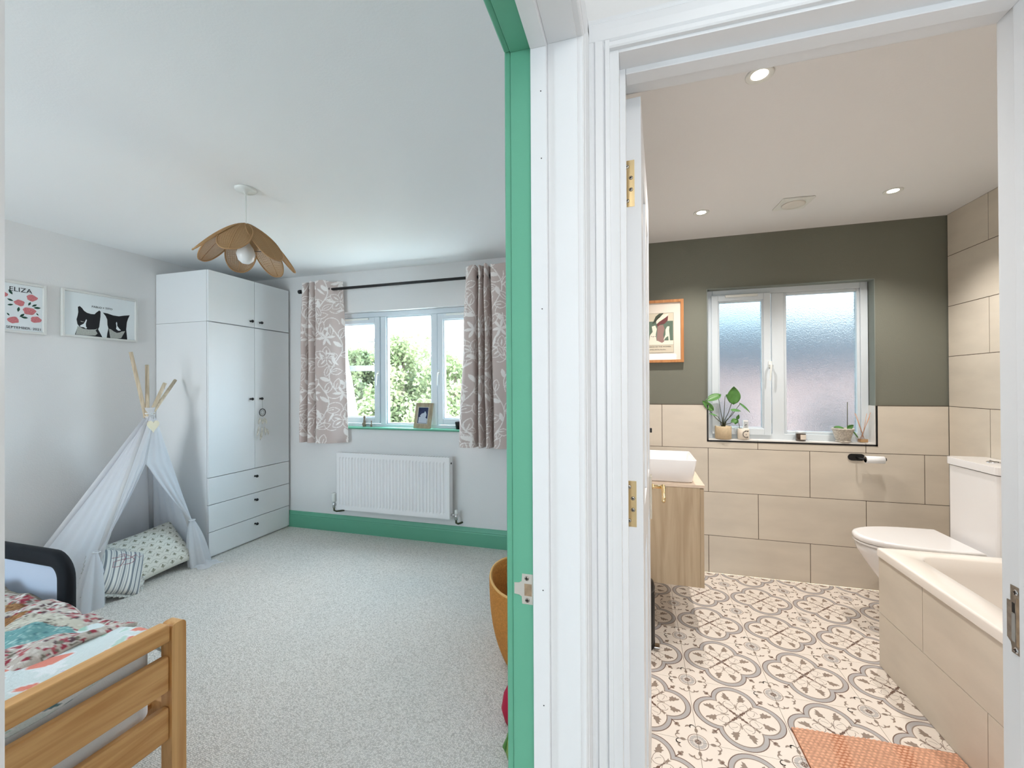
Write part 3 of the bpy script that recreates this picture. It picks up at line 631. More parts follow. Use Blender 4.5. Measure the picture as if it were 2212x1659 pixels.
# dream catcher on the knob
dc = thing('dream_catcher', 'small dream catcher with pale feathers hanging from a wardrobe knob', 'ornament', (-3.19, 2.975, .88))
yx = -3.185; yc = 2.976
m = MB(); m.tube([(yx, yc+.032*cos(a), 1.118+.032*sin(a)) for a in [2*pi*k/24 for k in range(25)]], .0035, 6); m.build('hoop', M['black'], dc)
m = MB()
for k in range(6):
    a, b_ = 2*pi*k/6, 2*pi*(k+2)/6; m.tube([(yx, yc+.030*cos(a), 1.118+.030*sin(a)), (yx, yc+.030*cos(b_), 1.118+.030*sin(b_))], .0007, 4)
m.tube([(yx+.001, yc, 1.15), (yx-.002, yc, 1.24)], .0008, 4)
m.build('string', M['stem'], dc)
M['feather'] = mat('feather', srgb(214, 210, 200), .95, var=.2, vscale=60)
for (dy, z, l, a) in ((-.030, 1.075, .06, .3), (-.014, 1.07, .055, -.1), (.010, 1.07, .05, .1), (.022, 1.06, .05, -.2), (-.04, 1.0, .085, .25), (-.012, .99, .10, .05), (.014, .985, .07, -.15), (.034, .97, .06, -.35), (-.022, .945, .07, .1)):
    m = MB()
    def ff(u, v, dy=dy, z=z, l=l, a=a):
        wv = .011*sin(pi*min(1, v*1.02+.02))**.7*(u-.5)*2; return (yx+.004+.006*(abs(u-.5)*2)**2+.004*dy*20, yc+dy+wv*cos(a)-v*l*sin(a), z-v*l*cos(a)-wv*sin(a))
    m.grid(ff, 5, 9); m.tube([(yx+.003, yc+dy*.6, z+.03), (yx+.004, yc+dy, z), (yx+.005, yc+dy-l*sin(a), z-l*cos(a))], .0008, 4); m.build('feather', M['feather'], dc)

# ------------------------------------------------------------------ pictures on the left wall
def pic_frame(root, y0, y1, z0, z1, t, m_, x=XL):
    m = MB(); m.box(x, x+.022, y0, y0+t, z0, z1); m.box(x, x+.022, y1-t, y1, z0, z1); m.box(x, x+.022, y0+t, y1-t, z1-t, z1); m.box(x, x+.022, y0+t, y1-t, z0, z0+t); m.build('frame', m_, root, bevel=.0015)
M['pframe'] = mat('white_frame', srgb(216, 216, 212), .5)
def flat(root, name, poly, dz, m_, x=XL+.008):   # polygon in (y, z) on the wall facing +x
    m = MB(); m.prism(poly, x, x+.0003+dz*.0002, 'x'); return m.build(name, m_, root)
p1 = thing('floral_name_print', 'white framed print of pink roses with a name and date', 'picture', (XL+.01, 1.66, 1.86))
pic_frame(p1, 1.50, 1.824, 1.695, 2.022, .016, M['pframe']); pr = B(XL+.001, XL+.008, 1.516, 1.808, 1.711, 2.006).build('print', M['paper'], p1)
def rose(y, z, r): return [(y+r*(1+.12*sin(3*a+y*40)+.05*sin(7*a))*cos(a), z+r*.8*(1+.1*sin(4*a+z*30))*sin(a)) for a in [2*pi*k/22 for k in range(22)]]
for (y, z, r) in ((1.757, 1.930, .026), (1.700, 1.888, .024), (1.745, 1.842, .030), (1.776, 1.792, .026), (1.672, 1.775, .026), (1.62, 1.93, .026), (1.60, 1.85, .028), (1.56, 1.80, .022)): MB().prism(rose(y, z, r), XL+.008, XL+.0086, 'x').build('rose_print', M['pinkp'], pr)
for (y, z, l, a) in ((1.668, 1.935, .034, 2.1), (1.672, 1.895, .03, 2.8), (1.672, 1.873, .028, 3.4), (1.697, 1.862, .032, -1.7), (1.752, 1.903, .028, -2.0), (1.757, 1.875, .03, .6), (1.765, 1.868, .036, .1), (1.722, 1.822, .032, -2.3), (1.74, 1.797, .034, 3.1), (1.655, 1.80, .02, 2.2), (1.778, 1.835, .018, -.9)):
    n = 8; c, s = cos(a), sin(a); up = [(l*k/n, l*.2*sin(pi*k/n)) for k in range(n+1)]; pts = up+[(u, -v) for u, v in up[::-1][1:-1]]
    MB().prism([(y+u*c-v*s, z+u*s+v*c) for u, v in pts], XL+.008, XL+.0085, 'x').build('leaf_print', M['greenp'], pr)
text('lettering', 'ELIZA', .040, (XL+.0085, 1.705, 1.958), (90, 0, 90), M['ink'], pr, sx=1.05)
text('lettering', '- SEPTEMBER. 2021', .0215, (XL+.0085, 1.804, 1.722), (90, 0, 90), M['ink'], pr, sx=1.02, align='RIGHT')
p2 = thing('cat_portrait_print', 'white framed print of two black and white cats with their names', 'picture', (XL+.01, 2.13, 1.87))
pic_frame(p2, 1.902, 2.358, 1.700, 2.030, .014, M['pframe']); pr = B(XL+.001, XL+.008, 1.916, 2.344, 1.714, 2.016).build('print', M['paper'], p2)
text('lettering', 'PABLO + TITO', .0195, (XL+.0085, 2.135, 1.925), (90, 0, 90), M['ink'], pr, sx=1.0)
# cats drawn from measured outlines: crop px -> print plane
def cp(pts): # crop coordinates (2212x1659 view of the print) to (y,z), four-corner mapping
    out = []
    for u, v in pts:
        s = (u-170)/(2010-170); a = 250+(560-250)*s; b_ = 1370+(1530-1370)*s; t = (v-a)/(b_-a); ssy = s/(s+(1-s)*.885)*1.0
        out.append((1.916+.428*(s*.92+ssy*.08), 2.016-.302*t))
    return out
def pf(name, pts, lay, m_): flat(pr, name, cp(pts), lay, m_)
pf('cat_print', [(500, 670), (545, 650), (600, 700), (650, 770), (720, 820), (820, 852), (910, 858), (960, 810), (1030, 762), (1065, 790), (1062, 920), (1045, 1050), (1030, 1180), (1000, 1240), (1110, 1445), (820, 1415), (430, 1380), (490, 1200), (545, 1185), (490, 1110), (468, 990), (495, 890), (510, 800)], 0, M['ink'])
pf('cat_print', [(495, 1160), (560, 1190), (620, 1225), (760, 1250), (920, 1245), (985, 1225), (935, 1270), (985, 1350), (930, 1400), (700, 1400), (450, 1375)], 1, M['greyp'])
pf('cat_print', [(700, 985), (718, 1010), (690, 1100), (695, 1180), (720, 1200), (700, 1230), (640, 1190), (560, 1180), (550, 1150), (640, 1100), (670, 1050)], 2, M['paper'])
pf('cat_print', [(560, 1030), (640, 1050), (640, 1060), (575, 1050)], 2, M['greyp'])
pf('cat_print', [(1125, 815), (1250, 840), (1400, 890), (1560, 915), (1700, 900), (1868, 893), (1820, 980), (1785, 1070), (1765, 1250), (1795, 1515), (1500, 1490), (1225, 1460), (1240, 1350), (1270, 1220), (1245, 1130), (1240, 1000), (1200, 910)], 0, M['ink'])
pf('cat_print', [(1280, 1225), (1340, 1245), (1420, 1300), (1500, 1335), (1580, 1325), (1640, 1300), (1735, 1295), (1620, 1470), (1480, 1485), (1320, 1460)], 1, M['greyp'])
pf('cat_print', [(1490, 1055), (1508, 1080), (1510, 1160), (1560, 1220), (1615, 1275), (1540, 1280), (1480, 1235), (1490, 1170), (1475, 1090)], 2, M['paper'])

# ------------------------------------------------------------------ flower pendant
pc = Vector((-1.99, 1.758, 0))
pd = thing('flower_pendant_lamp', 'woven cane pendant lampshade shaped like an open flower', 'lamp', (pc.x, pc.y, 1.96))
MB().lathe([(.052, 0), (.052, -.008), (.044, -.016), (.012, -.020), (.006, -.032), (0, -.033)], (pc.x, pc.y, H), 28).build('ceiling_rose', M['plaswhite'], pd)
MB().tube([(pc.x, pc.y, H-.03), (pc.x, pc.y, 2.15)], .003, 8).build('flex', M['plaswhite'], pd)
MB().lathe([(.016, .07), (.018, .0), (.02, -.02)], (pc.x, pc.y, 2.105), 16).build('lamp_holder', M['plaswhite'], pd)
MB().lathe([(.012, .04), (.018, .02), (.036, -.01), (.045, -.04), (.036, -.072), (.018, -.088), (0, -.09)], (pc.x, pc.y, 2.09), 20).build('bulb', M['bulb'], pd)
M['caner'] = mat('cane_rim', srgb(168, 130, 88), .7)
cane = M['lampleaf']
def petal_pt(a, r, v):   # r along petal 0..1, v across -1..1
    wdt = .074*((.22+.78*sin(pi/2*r/.62)**1.2) if r < .62 else sqrt(max(0, 1-((r-.62)/.38)**2.3))); R0 = .012+.222*r; z = 2.212-.035*r-.175*r**1.6-.02*v*v*wdt/.074*(1-r*.5)
    z -= .16*(R0*cos(a-radians(48)))*.5*r
    x = R0*cos(a)-v*wdt*sin(a); y = R0*sin(a)+v*wdt*cos(a); return (pc.x+x, pc.y+y, z)
NP = 7
for k in range(NP):
    a = 2*pi*k/NP+radians(147); pt = MB(); pt.grid(lambda u, v, a=a: petal_pt(a, sin(v*pi/2), (u-.5)*2), 9, 22)
    po = pt.build('petal', cane, pd)
    rm = MB(); path = [petal_pt(a, sin(i/20*pi/2), 1) for i in range(21)]+[petal_pt(a, sin((1-i/20)*pi/2), -1) for i in range(1, 21)]
    rm.tube(path, .0038, 6); rm.tube([petal_pt(a, i/10, 0) for i in range(11)], .0022, 5); rm.build('rim', M['caner'], po)
    wv = MB()
    for i in range(3, 27): wv.tube([petal_pt(a, i/28, v/4) for v in range(-4, 5)], .0010, 3, cap=False)
    for v in range(-6, 7): wv.tube([petal_pt(a, .12+.86*i/10, v/7) for i in range(11)], .0010, 3, cap=False)
    wo_ = wv.build('weave', M['caner'], po); wo_['kind'] = 'stuff'
rg = MB(); rg.tube([(pc.x+.125*cos(t), pc.y+.125*sin(t), 2.105-.0) for t in [2*pi*k/40 for k in range(41)]], .002, 5); rg.build('support_ring', M['black'], pd)

# ------------------------------------------------------------------ curtains
def catmull(P, n):
    P = [np.array(p, float) for p in P]; P = [2*P[0]-P[1]]+P+[2*P[-1]-P[-2]]; out = []
    for i in range(1, len(P)-2):
        for k in range(n):
            t = k/n; out.append(.5*((2*P[i])+(-P[i-1]+P[i+1])*t+(2*P[i-1]-5*P[i]+4*P[i+1]-P[i+2])*t*t+(-P[i-1]+3*P[i]-3*P[i+1]+P[i+2])*t**3))
    out.append(P[-2]); return np.array(out)
TA, LN = srgb(198, 181, 175), srgb(236, 229, 225)
def leaf_print(w, h, res, seed):
    R = random.Random(seed); P = Paint(w, h, res, TA)
    for rep in range(3):
        for bx in range(int(w/.25)+2):
            ox = bx*.25-.1+(.12 if rep % 2 else 0); oy = rep*.50-.05
            # wandering stem with leaves
            pts = [(ox+.06*sin(t*.9+bx), oy+.62*t/8) for t in range(9)]; pts = [tuple(p) for p in catmull(pts, 5)]
            P.stroke(pts, .008, LN)
            for k in range(2, len(pts)-1, 5):
                a = atan2(pts[k+1][1]-pts[k][1], pts[k+1][0]-pts[k][0]); sgn = 1 if (k//5) % 2 else -1
                if k % 2: P.leaf(*pts[k], .075+.02*R.random(), .036, a+sgn*(.7+.3*R.random()), LN)
                else: P.leaf(*pts[k], .10+.03*R.random(), .060, a+sgn*(.8+.3*R.random()), TA, LN, .007); 
                P.stroke([pts[k], (pts[k][0]+.06*cos(a+sgn*.9), pts[k][1]+.06*sin(a+sgn*.9))], .006, LN)
            # big open blossom
            cx, cy = ox+.17, oy+.25+.1*R.random()
            for j in range(5):
                a = 2*pi*j/5+R.random()*.4; P.leaf(cx, cy, .105, .070, a, TA, LN, .006); P.leaf(cx+.02*cos(a), cy+.02*sin(a), .055, .014, a, LN)
            cx, cy = ox+.17, oy+.50
            for j in range(6): P.leaf(cx, cy, .07+.02*R.random(), .024, 2*pi*j/6+.3*R.random(), LN)
            for j in range(3): P.leaf(ox+.25*R.random(), oy+.45*R.random(), .06+.05*R.random(), .018, R.random()*6, LN)
            for j in range(3): x_, y_ = ox+.25*R.random(), oy+.45*R.random(); a = R.random()*6; P.leaf(x_, y_, .10, .050, a, TA, LN, .006); P.stroke([(x_, y_), (x_+.07*cos(a), y_+.07*sin(a))], .004, LN)
            for j in range(2): x_, y_ = ox+.25*R.random(), oy+.45*R.random(); a = R.random()*6; P.stroke([(x_+.05*cos(a+k*.25)*(1+k*.05), y_+.05*sin(a+k*.25)*(1+k*.05)) for k in range(12)], .006, LN)
    return P
def curtain(label, cs_top, cs_bot, ztop, zbot, seed, xlist_eyes):
    ct = thing('curtain', label, 'curtain', (float(cs_top[:, 0].mean()), 3.23, zbot), 'short leaf print eyelet curtains at the bedroom window')
    seg = np.r_[0, np.cumsum(np.hypot(*np.diff(cs_top, axis=0).T))]; Wd = seg[-1]; Hh = ztop-zbot
    P = leaf_print(Wd, Hh, .0042, seed)
    def fn(u, v):
        t = v/Hh  # 0 bottom .. 1 top
        xt, yt = np.interp(u, seg, cs_top[:, 0]), np.interp(u, seg, cs_top[:, 1]); xb_, yb_ = np.interp(u, seg, cs_bot[:, 0]), np.interp(u, seg, cs_bot[:, 1])
        s = (1-t)**1.2; return (xt*(1-s)+xb_*s+.003*sin(v*9+u*20), yt*(1-s)+yb_*s+.003*sin(v*7+u*31), zbot+v+.006*sin(u*40)*(t > .97))
    painted(P, fn, 'cloth', M['print'], ct, solid=.0015)
    for (x, y) in xlist_eyes:
        m = MB(); m.tube([(x, y+.021*cos(a), 2.228+.021*sin(a)) for a in [2*pi*k/20 for k in range(21)]], .0045, 6); m.build('eyelet', M['black'], ct)
    return ct
def folds(pts): return catmull(pts, 8)
ly = 3.22
Lt = folds([(-2.965, 3.27), (-2.955, 3.20), (-2.925, 3.165), (-2.895, 3.19), (-2.888, 3.255), (-2.870, 3.262), (-2.862, 3.18), (-2.835, 3.165), (-2.815, 3.20), (-2.810, 3.26), (-2.79, 3.25), (-2.783, 3.165), (-2.74, 3.158), (-2.69, 3.18), (-2.64, 3.215), (-2.585, 3.27), (-2.565, 3.275)])
Lb = folds([(-3.005, 3.285), (-2.99, 3.20), (-2.955, 3.160), (-2.925, 3.18), (-2.912, 3.255), (-2.890, 3.262), (-2.875, 3.17), (-2.845, 3.155), (-2.815, 3.19), (-2.800, 3.26), (-2.785, 3.25), (-2.770, 3.155), (-2.71, 3.148), (-2.65, 3.165), (-2.60, 3.20), (-2.54, 3.26), (-2.515, 3.275)])
curtain('leaf print curtain at the end of the window beside the wardrobe', Lt, Lb, 2.300, .835, 3, [(-2.66, ly), (-2.79, ly), (-2.88, ly)])
Rt = folds([(-1.335, 3.275), (-1.328, 3.20), (-1.300, 3.160), (-1.262, 3.155), (-1.235, 3.18), (-1.230, 3.255), (-1.215, 3.26), (-1.208, 3.17), (-1.190, 3.158), (-1.178, 3.25), (-1.165, 3.25), (-1.158, 3.165), (-1.140, 3.16), (-1.128, 3.25), (-1.112, 3.25), (-1.10, 3.17), (-1.06, 3.16), (-.99, 3.19), (-.92, 3.24), (-.87, 3.275)])
Rb = folds([(-1.415, 3.285), (-1.398, 3.20), (-1.350, 3.145), (-1.28, 3.15), (-1.245, 3.17), (-1.238, 3.255), (-1.22, 3.26), (-1.21, 3.16), (-1.185, 3.15), (-1.172, 3.25), (-1.155, 3.25), (-1.145, 3.155), (-1.12, 3.15), (-1.108, 3.25), (-1.09, 3.25), (-1.075, 3.16), (-1.03, 3.15), (-.97, 3.18), (-.90, 3.24), (-.85, 3.275)])
curtain('leaf print curtain at the end of the window nearest the green door frame', Rt, Rb, 2.312, .848, 11, [(-.965, ly), (-1.12, ly), (-1.22, ly), (-1.32, ly)])
rd = thing('curtain_rod', 'black metal curtain rod above the bedroom window', 'curtain rod', (-1.97, ly, 2.23))
MB().tube([(-2.985, ly, 2.228), (-.955, ly, 2.231)], .0125, 14).build('pole', M['black'], rd)
for x, s in ((-2.985, -1), (-.955, 1)): MB().lathe([(.0125, 0), (.018, s*.002), (.018, s*.028), (.012, s*.032), (0, s*.033)], (x, ly, 2.2285), 16, 0, 'x').build('finial', M['black'], rd)
for x in (-2.94, -.90-.08):
    m = MB(); m.tube([(x, YB, 2.2285), (x, ly+.012, 2.2285)], .006, 8); m.lathe([(.02, 0), (.02, -.006), (.006, -.008)], (x, YB, 2.2285), 16, 0, 'y'); m.build('bracket', M['black'], rd)

# ------------------------------------------------------------------ radiator
ra = thing('radiator', 'white ribbed panel radiator on the wall under the bedroom window', 'radiator', (-2.037, 3.26, .235))
rx0, rx1, rz0, rz1, ryf, ryb = -2.606, -1.496, .235, .745, 3.222, 3.288
n = 33; pr_ = []; wdt = (rx1-rx0-.05)/n
prof = [(rx0, ryf)]
for i in range(n):
    a = rx0+.025+i*wdt; prof += [(a+wdt*.10, ryf), (a+wdt*.30, ryf+.0075), (a+wdt*.50, ryf+.0075), (a+wdt*.70, ryf)]
prof.append((rx1, ryf)); pm = prof+[(rx1, ryf+.012), (rx0, ryf+.012)]
m = MB(); nP = len(prof)
rows = [(rz0, 0), (rz0+.035, 0), (rz0+.05, 1), (rz1-.05, 1), (rz1-.035, 0), (rz1, 0)]
m.add([(x, ryf+(y-ryf)*k, z) for z, k in rows for x, y in prof], [(j*nP+i, j*nP+i+1, (j+1)*nP+i+1, (j+1)*nP+i) for j in range(5) for i in range(nP-1)])
m.box(rx0, rx1, ryf+.008, ryf+.012, rz0, rz1)
m.build('front_panel', M['ceramic'], ra)
m = MB(); m.box(rx0+.004, rx1-.004, ryf+.012, ryb, rz0+.02, rz1-.03)
m.build('core', M['ceramic'], ra)
m = MB(); m.box(rx0, rx1+.003, ryf+.001, ryf+.006, rz1, rz1+.003); m.box(rx0, rx1, ryb-.005, ryb, rz1-.004, rz1+.003)
for i in range(40): x = rx0+.02+i*(rx1-rx0-.04)/39; m.box(x-.003, x+.003, ryf+.006, ryb-.005, rz1-.002, rz1+.001)
m.build('top_grille', M['ceramic'], ra)
for x0, x1 in ((rx0-.002, rx0+.002), (rx1, rx1+.004)):
    m = MB(); m.box(x0, x1, ryf, ryb, rz0, rz1+.003); m.build('end_cap', M['ceramic'], ra, bevel=.001)
MB().lathe([(.008, 0), (.008, .004), (.004, .005), (0, .005)], (rx1+.004, 3.255, rz1-.05), 10, 0, 'x').build('air_vent', M['black'], ra)
m = MB(); m.tube([(rx0, 3.255, .265), (-2.655, 3.255, .265)], .008, 10); m.tube([(-2.66, 3.255, .235), (-2.66, 3.255, .29)], .012, 12); m.build('valve', M['chrome'], ra)
MB().lathe([(.018, .0), (.022, .006), (.022, .07), (.016, .078), (0, .078)], (-2.66, 3.255, .292), 18).build('thermostat_head', M['plaswhite'], ra)
MB().tube([(-2.66, 3.255, .24), (-2.66, 3.257, .21), (-2.65, 3.275, .198), (-2.63, 3.29, .198), (-2.60, YB, .198)], .0075, 10).build('pipe', M['stem'], ra)
m = MB(); m.tube([(rx1, 3.255, .265), (-1.455, 3.255, .265)], .010, 10); m.tube([(-1.448, 3.255, .225), (-1.448, 3.255, .275)], .012, 12); m.build('valve', M['chrome'], ra)
MB().lathe([(.010, 0), (.013, .004), (.012, .032), (0, .035)], (-1.448, 3.255, .275), 14).build('valve_cap', M['plaswhite'], ra)
MB().tube([(-1.448, 3.255, .23), (-1.448, 3.257, .20), (-1.44, 3.275, .188), (-1.425, 3.30, .188), (-1.42, YB, .188)], .0085, 10).build('pipe', M['stem'], ra)

# ------------------------------------------------------------------ things on the green sill
def cat_fig(label, x, y, z, h, sitting=True):
    t = thing('cat_figurine', label, 'figurine', (x, y, z), 'cat figurines on the green sill'); k = h/.105
    b = MB(); b.lathe([(.013*k, 0), (.015*k, .004*k), (.014*k, .03*k), (.0105*k, .055*k), (.007*k, .072*k), (.009*k, .08*k), (.0105*k, .088*k), (.008*k, .097*k), (0, .100*k)], (x, y, z), 14)
    b.build('body', M['bronze'], t)
    for s in (-1, 1): MB().lathe([(.0045*k, 0), (.003*k, .006*k), (0, .012*k)], (x+s*.006*k, y, z+.094*k), 6).build('ear', M['bronze'], t)
    MB().tube([(x-.012*k, y-.004, z+.01*k), (x-.017*k, y-.006, z+.02*k), (x-.014*k, y-.008, z+.035*k)], .003*k, 6).build('tail', M['bronze'], t)
cat_fig('taller carved cat figurine on the green window sill', -2.391, 3.335, .975, .105)
cat_fig('shorter round cat figurine beside the taller one on the sill', -2.317, 3.335, .975, .058)
fr = thing('photo_frame', 'leaning wooden photo frame with a dark blue picture on the green sill', 'photo frame', (-1.80, 3.32, .975))
Mx = Matrix.Translation((-1.80, 3.315, .975)) @ Matrix.Rotation(radians(-9), 4, 'Z') @ Matrix.Rotation(radians(-11), 4, 'X')
def fp(mb, name, m_, par=fr, bevel=0):
    mb.xf(Mx); return mb.build(name, m_, par, bevel=bevel)
m = MB(); fw, fh = .088, .225
m.box(-fw, -fw+.035, 0, .018, 0, fh); m.box(fw-.035, fw, 0, .018, 0, fh); m.box(-fw+.035, fw-.035, 0, .018, 0, .043); m.box(-fw+.035, fw-.035, 0, .018, fh-.040, fh); fp(m, 'frame', M['foak'], bevel=.001)
m = MB(); m.box(-.056, -.052, -.001, .002, .040, .188); m.box(.052, .056, -.001, .002, .040, .188); m.box(-.052, .052, -.001, .002, .184, .188); m.box(-.052, .052, -.001, .002, .040, .044); fp(m, 'slip', mat('silver_slip', srgb(200, 200, 196), .4), bevel=.0005)
fp(B(-.053, .053, .006, .016, .042, .187), 'picture', mat('photo_blue', srgb(28, 40, 78), .5, var=.25, vscale=60))
m = MB(); m.prism([(-.046, .048), (.044, .048), (.046, .085), (.025, .095), (.032, .108), (.034, .125), (.026, .140), (.022, .150), (.012, .150), (.010, .138), (-.002, .135), (-.018, .130), (-.034, .112), (-.026, .105), (-.040, .098), (-.046, .10)], .0045, .006, 'y'); fp(m, 'figure_print', mat('photo_grey', srgb(186, 192, 204), .6))
m = MB(); m.box(-.03, .03, .018, .020, .02, .15); fp(m, 'easel_back', M['black'])
dp = thing('dark_pot', 'small dark pot on the green sill half behind the curtain', 'pot', (-1.455, 3.335, .975))
MB().lathe([(.024, 0), (.032, .06), (.032, .064), (.028, .064), (.022, .01), (0, .008)], (-1.455, 3.335, .975), 18).build('body', M['black'], dp)

# ------------------------------------------------------------------ teepee
tp = thing('teepee', 'white cotton play teepee on wooden poles against the bedroom wall', 'play tent', (-3.44, 2.06, 0))
A = Vector((-3.345, 2.175, 1.155)); FL, FR, BL, BR = Vector((-3.19, 1.69, 0)), Vector((-3.20, 2.455, 0)), Vector((-3.735, 1.60, 0)), Vector((-3.735, 2.44, 0))
ends = {'FL': Vector((-3.47, 2.437, 1.40)), 'FR': Vector((-3.42, 2.205, 1.507)), 'BL': Vector((-3.15, 2.122, 1.372)), 'BR': Vector((-3.16, 1.94, 1.577))}
ends['BL'] = Vector((-3.30, 2.246, 1.377)); ends['BR'] = Vector((-3.40, 2.089, 1.594))
for nm, f in (('FL', FL), ('FR', FR), ('BL', BL), ('BR', BR)):
    off = {'FL': Vector((.004, .010, 0)), 'FR': Vector((.0, -.016, 0)), 'BL': Vector((-.012, .012, 0)), 'BR': Vector((-.02, -.018, 0))}[nm]
    MB().tube([f+Vector((0, 0, .01)), A+off, ends[nm]], [.0125, .0125, .0115], 12).build('pole', M['pole'], tp)
def panel(a, b_, c, dd, nu=26, nv=26, wob=.006, fr_=5, seed=0, bulge=0, nrm=Vector((0, 0, 0))):
    """a,b bottom left/right; c,d top right/left"""
    def fn(u, v):
        p = (a*(1-u)+b_*u)*(1-v)+(dd*(1-u)+c*u)*v
        return p+nrm*(bulge*sin(pi*u)*sin(pi*min(1, v*1.1))+wob*sin(fr_*2*pi*u+seed+2*v)*(1-v*.6))
    return fn
for f, cz in ((FL, .95), (FR, .95), (BL, .97), (BR, .97)):
    MB().tube([f.lerp(A, .02), f.lerp(A, .5), f.lerp(A, cz)], [.019, .018, .017], 14).build('pole_sleeve', M['tent'], tp)
An = A+Vector((0, 0, -.02))
ring = lambda dx, dy, dz=0: An+Vector((dx, dy, dz))
def cloth(name, fn, nu, nv, par=tp): 
    m = MB(); m.grid(fn, nu, nv); return m.build(name, M['tent'], par, solid=.0015)
cloth('side_cloth', panel(BL+Vector((0, 0, .0)), FL, ring(.014, -.014), ring(-.014, -.014), nrm=Vector((.1, -1, .2)), wob=.006, bulge=-.012), 40, 34)
cloth('back_cloth', panel(BR, BL, ring(-.014, -.014), ring(-.014, .014), nrm=Vector((-1, 0, .1)), wob=-.004, bulge=-.01), 30, 24)
cloth('side_cloth', panel(FR, BR, ring(-.014, .014), ring(.014, .014), nrm=Vector((0, 1, .1)), wob=.005, bulge=-.012, seed=2), 36, 30)
O = Vector((-3.262, 2.092, .815)); lerp = lambda a, b_, t: a*(1-t)+b_*t
pL = lambda t: lerp(FL, ring(.014, -.014), t); pR = lambda t: lerp(FR, ring(.014, .014), t)
zl = .33/1.13; TLi = Vector((-3.215, 1.800, .325)); TRi = Vector((-3.215, 2.365, .345))
def flap(side):
    pp = pL if side < 0 else pR; Ti = TLi if side < 0 else TRi; tz = Ti.z/1.135
    def fn(u, v):   # v 0 at tie .. 1 at apex ; u 0 pole .. 1 opening edge
        o = pp(tz+(1-tz)*v)+Vector((.012, side*.004, 0)); zO = O.z
        zz = o.z
        if zz < zO: e = lerp(Ti, O, (zz-Ti.z)/(zO-Ti.z)); e = e+Vector((.0, side*-.012*sin(pi*(zz-Ti.z)/(zO-Ti.z)), 0))
        else: q = (zz-zO)/(A.z-zO); e = lerp(O, A+Vector((.03, 0, -.02)), q)
        p = lerp(o, e, u); k = min(1, v*5); w_ = .010*sin(3.2*2*pi*u+1)*(1-v)*(.3+.7*u)*k
        return p+Vector((.012*sin(pi*u)+w_, 0, 0))
    cloth('door_flap', fn, 24, 40)
    # gathered end below the tie
    ft = (FL if side < 0 else FR)
    def fb(u, v):   # v 0 floor .. 1 tie
        c0 = lerp(ft+Vector((.012, side*-.045+.0, 0)), Ti+Vector((-.008, side*.014, 0)), v); r = .012+.058*(1-v)**.8+.01*sin(pi*v)
        a = 2*pi*u; rr = r*(1+.22*sin(5*a+side)+.08*sin(11*a)); return c0+Vector((rr*.55*cos(a), rr*sin(a), 0))
    m = MB(); m.grid(fb, 48, 18, closeu=True); m.build('door_flap', M['tent'], tp)
    MB().tube([Ti+Vector((.018*cos(t), side*.012+.018*sin(t), 0)) for t in [2*pi*k/16 for k in range(17)]], .004, 6).build('tie', M['white_fab'], tp)
flap(-1); flap(1)
# hem spill on the floor by the front-right foot
m = MB(); m.grid(lambda u, v: (-3.16+.10*v+.01*sin(9*u), 2.34+.16*u+.01*sin(7*v), .004+.018*(1-v)*(1+.6*sin(14*u))*(u*(1-u)*4)), 18, 8); m.build('hem', M['tent'], tp)
# collar and cord at the top
m = MB(); m.lathe([(.030, -.055), (.024, -.03), (.021, .0), (.026, .03), (.030, .045)], A, 18); m.build('collar', M['tent'], tp)
m = MB()
for dz, tl in ((-.012, .3), (-.004, -.25), (.008, .1)): m.tube([A+Vector((.027*cos(a), .027*sin(a), dz+tl*.027*sin(a))) for a in [2*pi*k/20 for k in range(21)]], .0022, 5)
m.tube([A+Vector((.027, 0, -.01)), A+Vector((.045, -.012, -.035)), A+Vector((.075, -.02, -.062))], .0014, 5); m.tube([A+Vector((.027, .01, -.005)), A+Vector((.05, -.005, -.035)), A+Vector((.076, -.021, -.062))], .0014, 5)
m.build('cord', M['white_fab'], tp)
hp = thing('wooden_heart', 'pale wooden heart hanging at the top of the teepee', 'ornament', (-3.25, 2.145, 1.04))
hpts = []
for k in range(36):
    t = 2*pi*k/36; hx = 16*sin(t)**3; hz = 13*cos(t)-5*cos(2*t)-2*cos(3*t)-cos(4*t); hpts.append((2.140+hx*.0024, 1.078+(hz*.0031 if hz < 0 else hz*.0027)))
MB().prism(hpts, -3.262, -3.256, 'x').build('heart', M['heart'], hp, bevel=.0012)
MB().tube([(-3.262, 2.149, 1.105), (-3.268, 2.152, 1.098)], .0012, 5).build('string', M['white_fab'], hp)

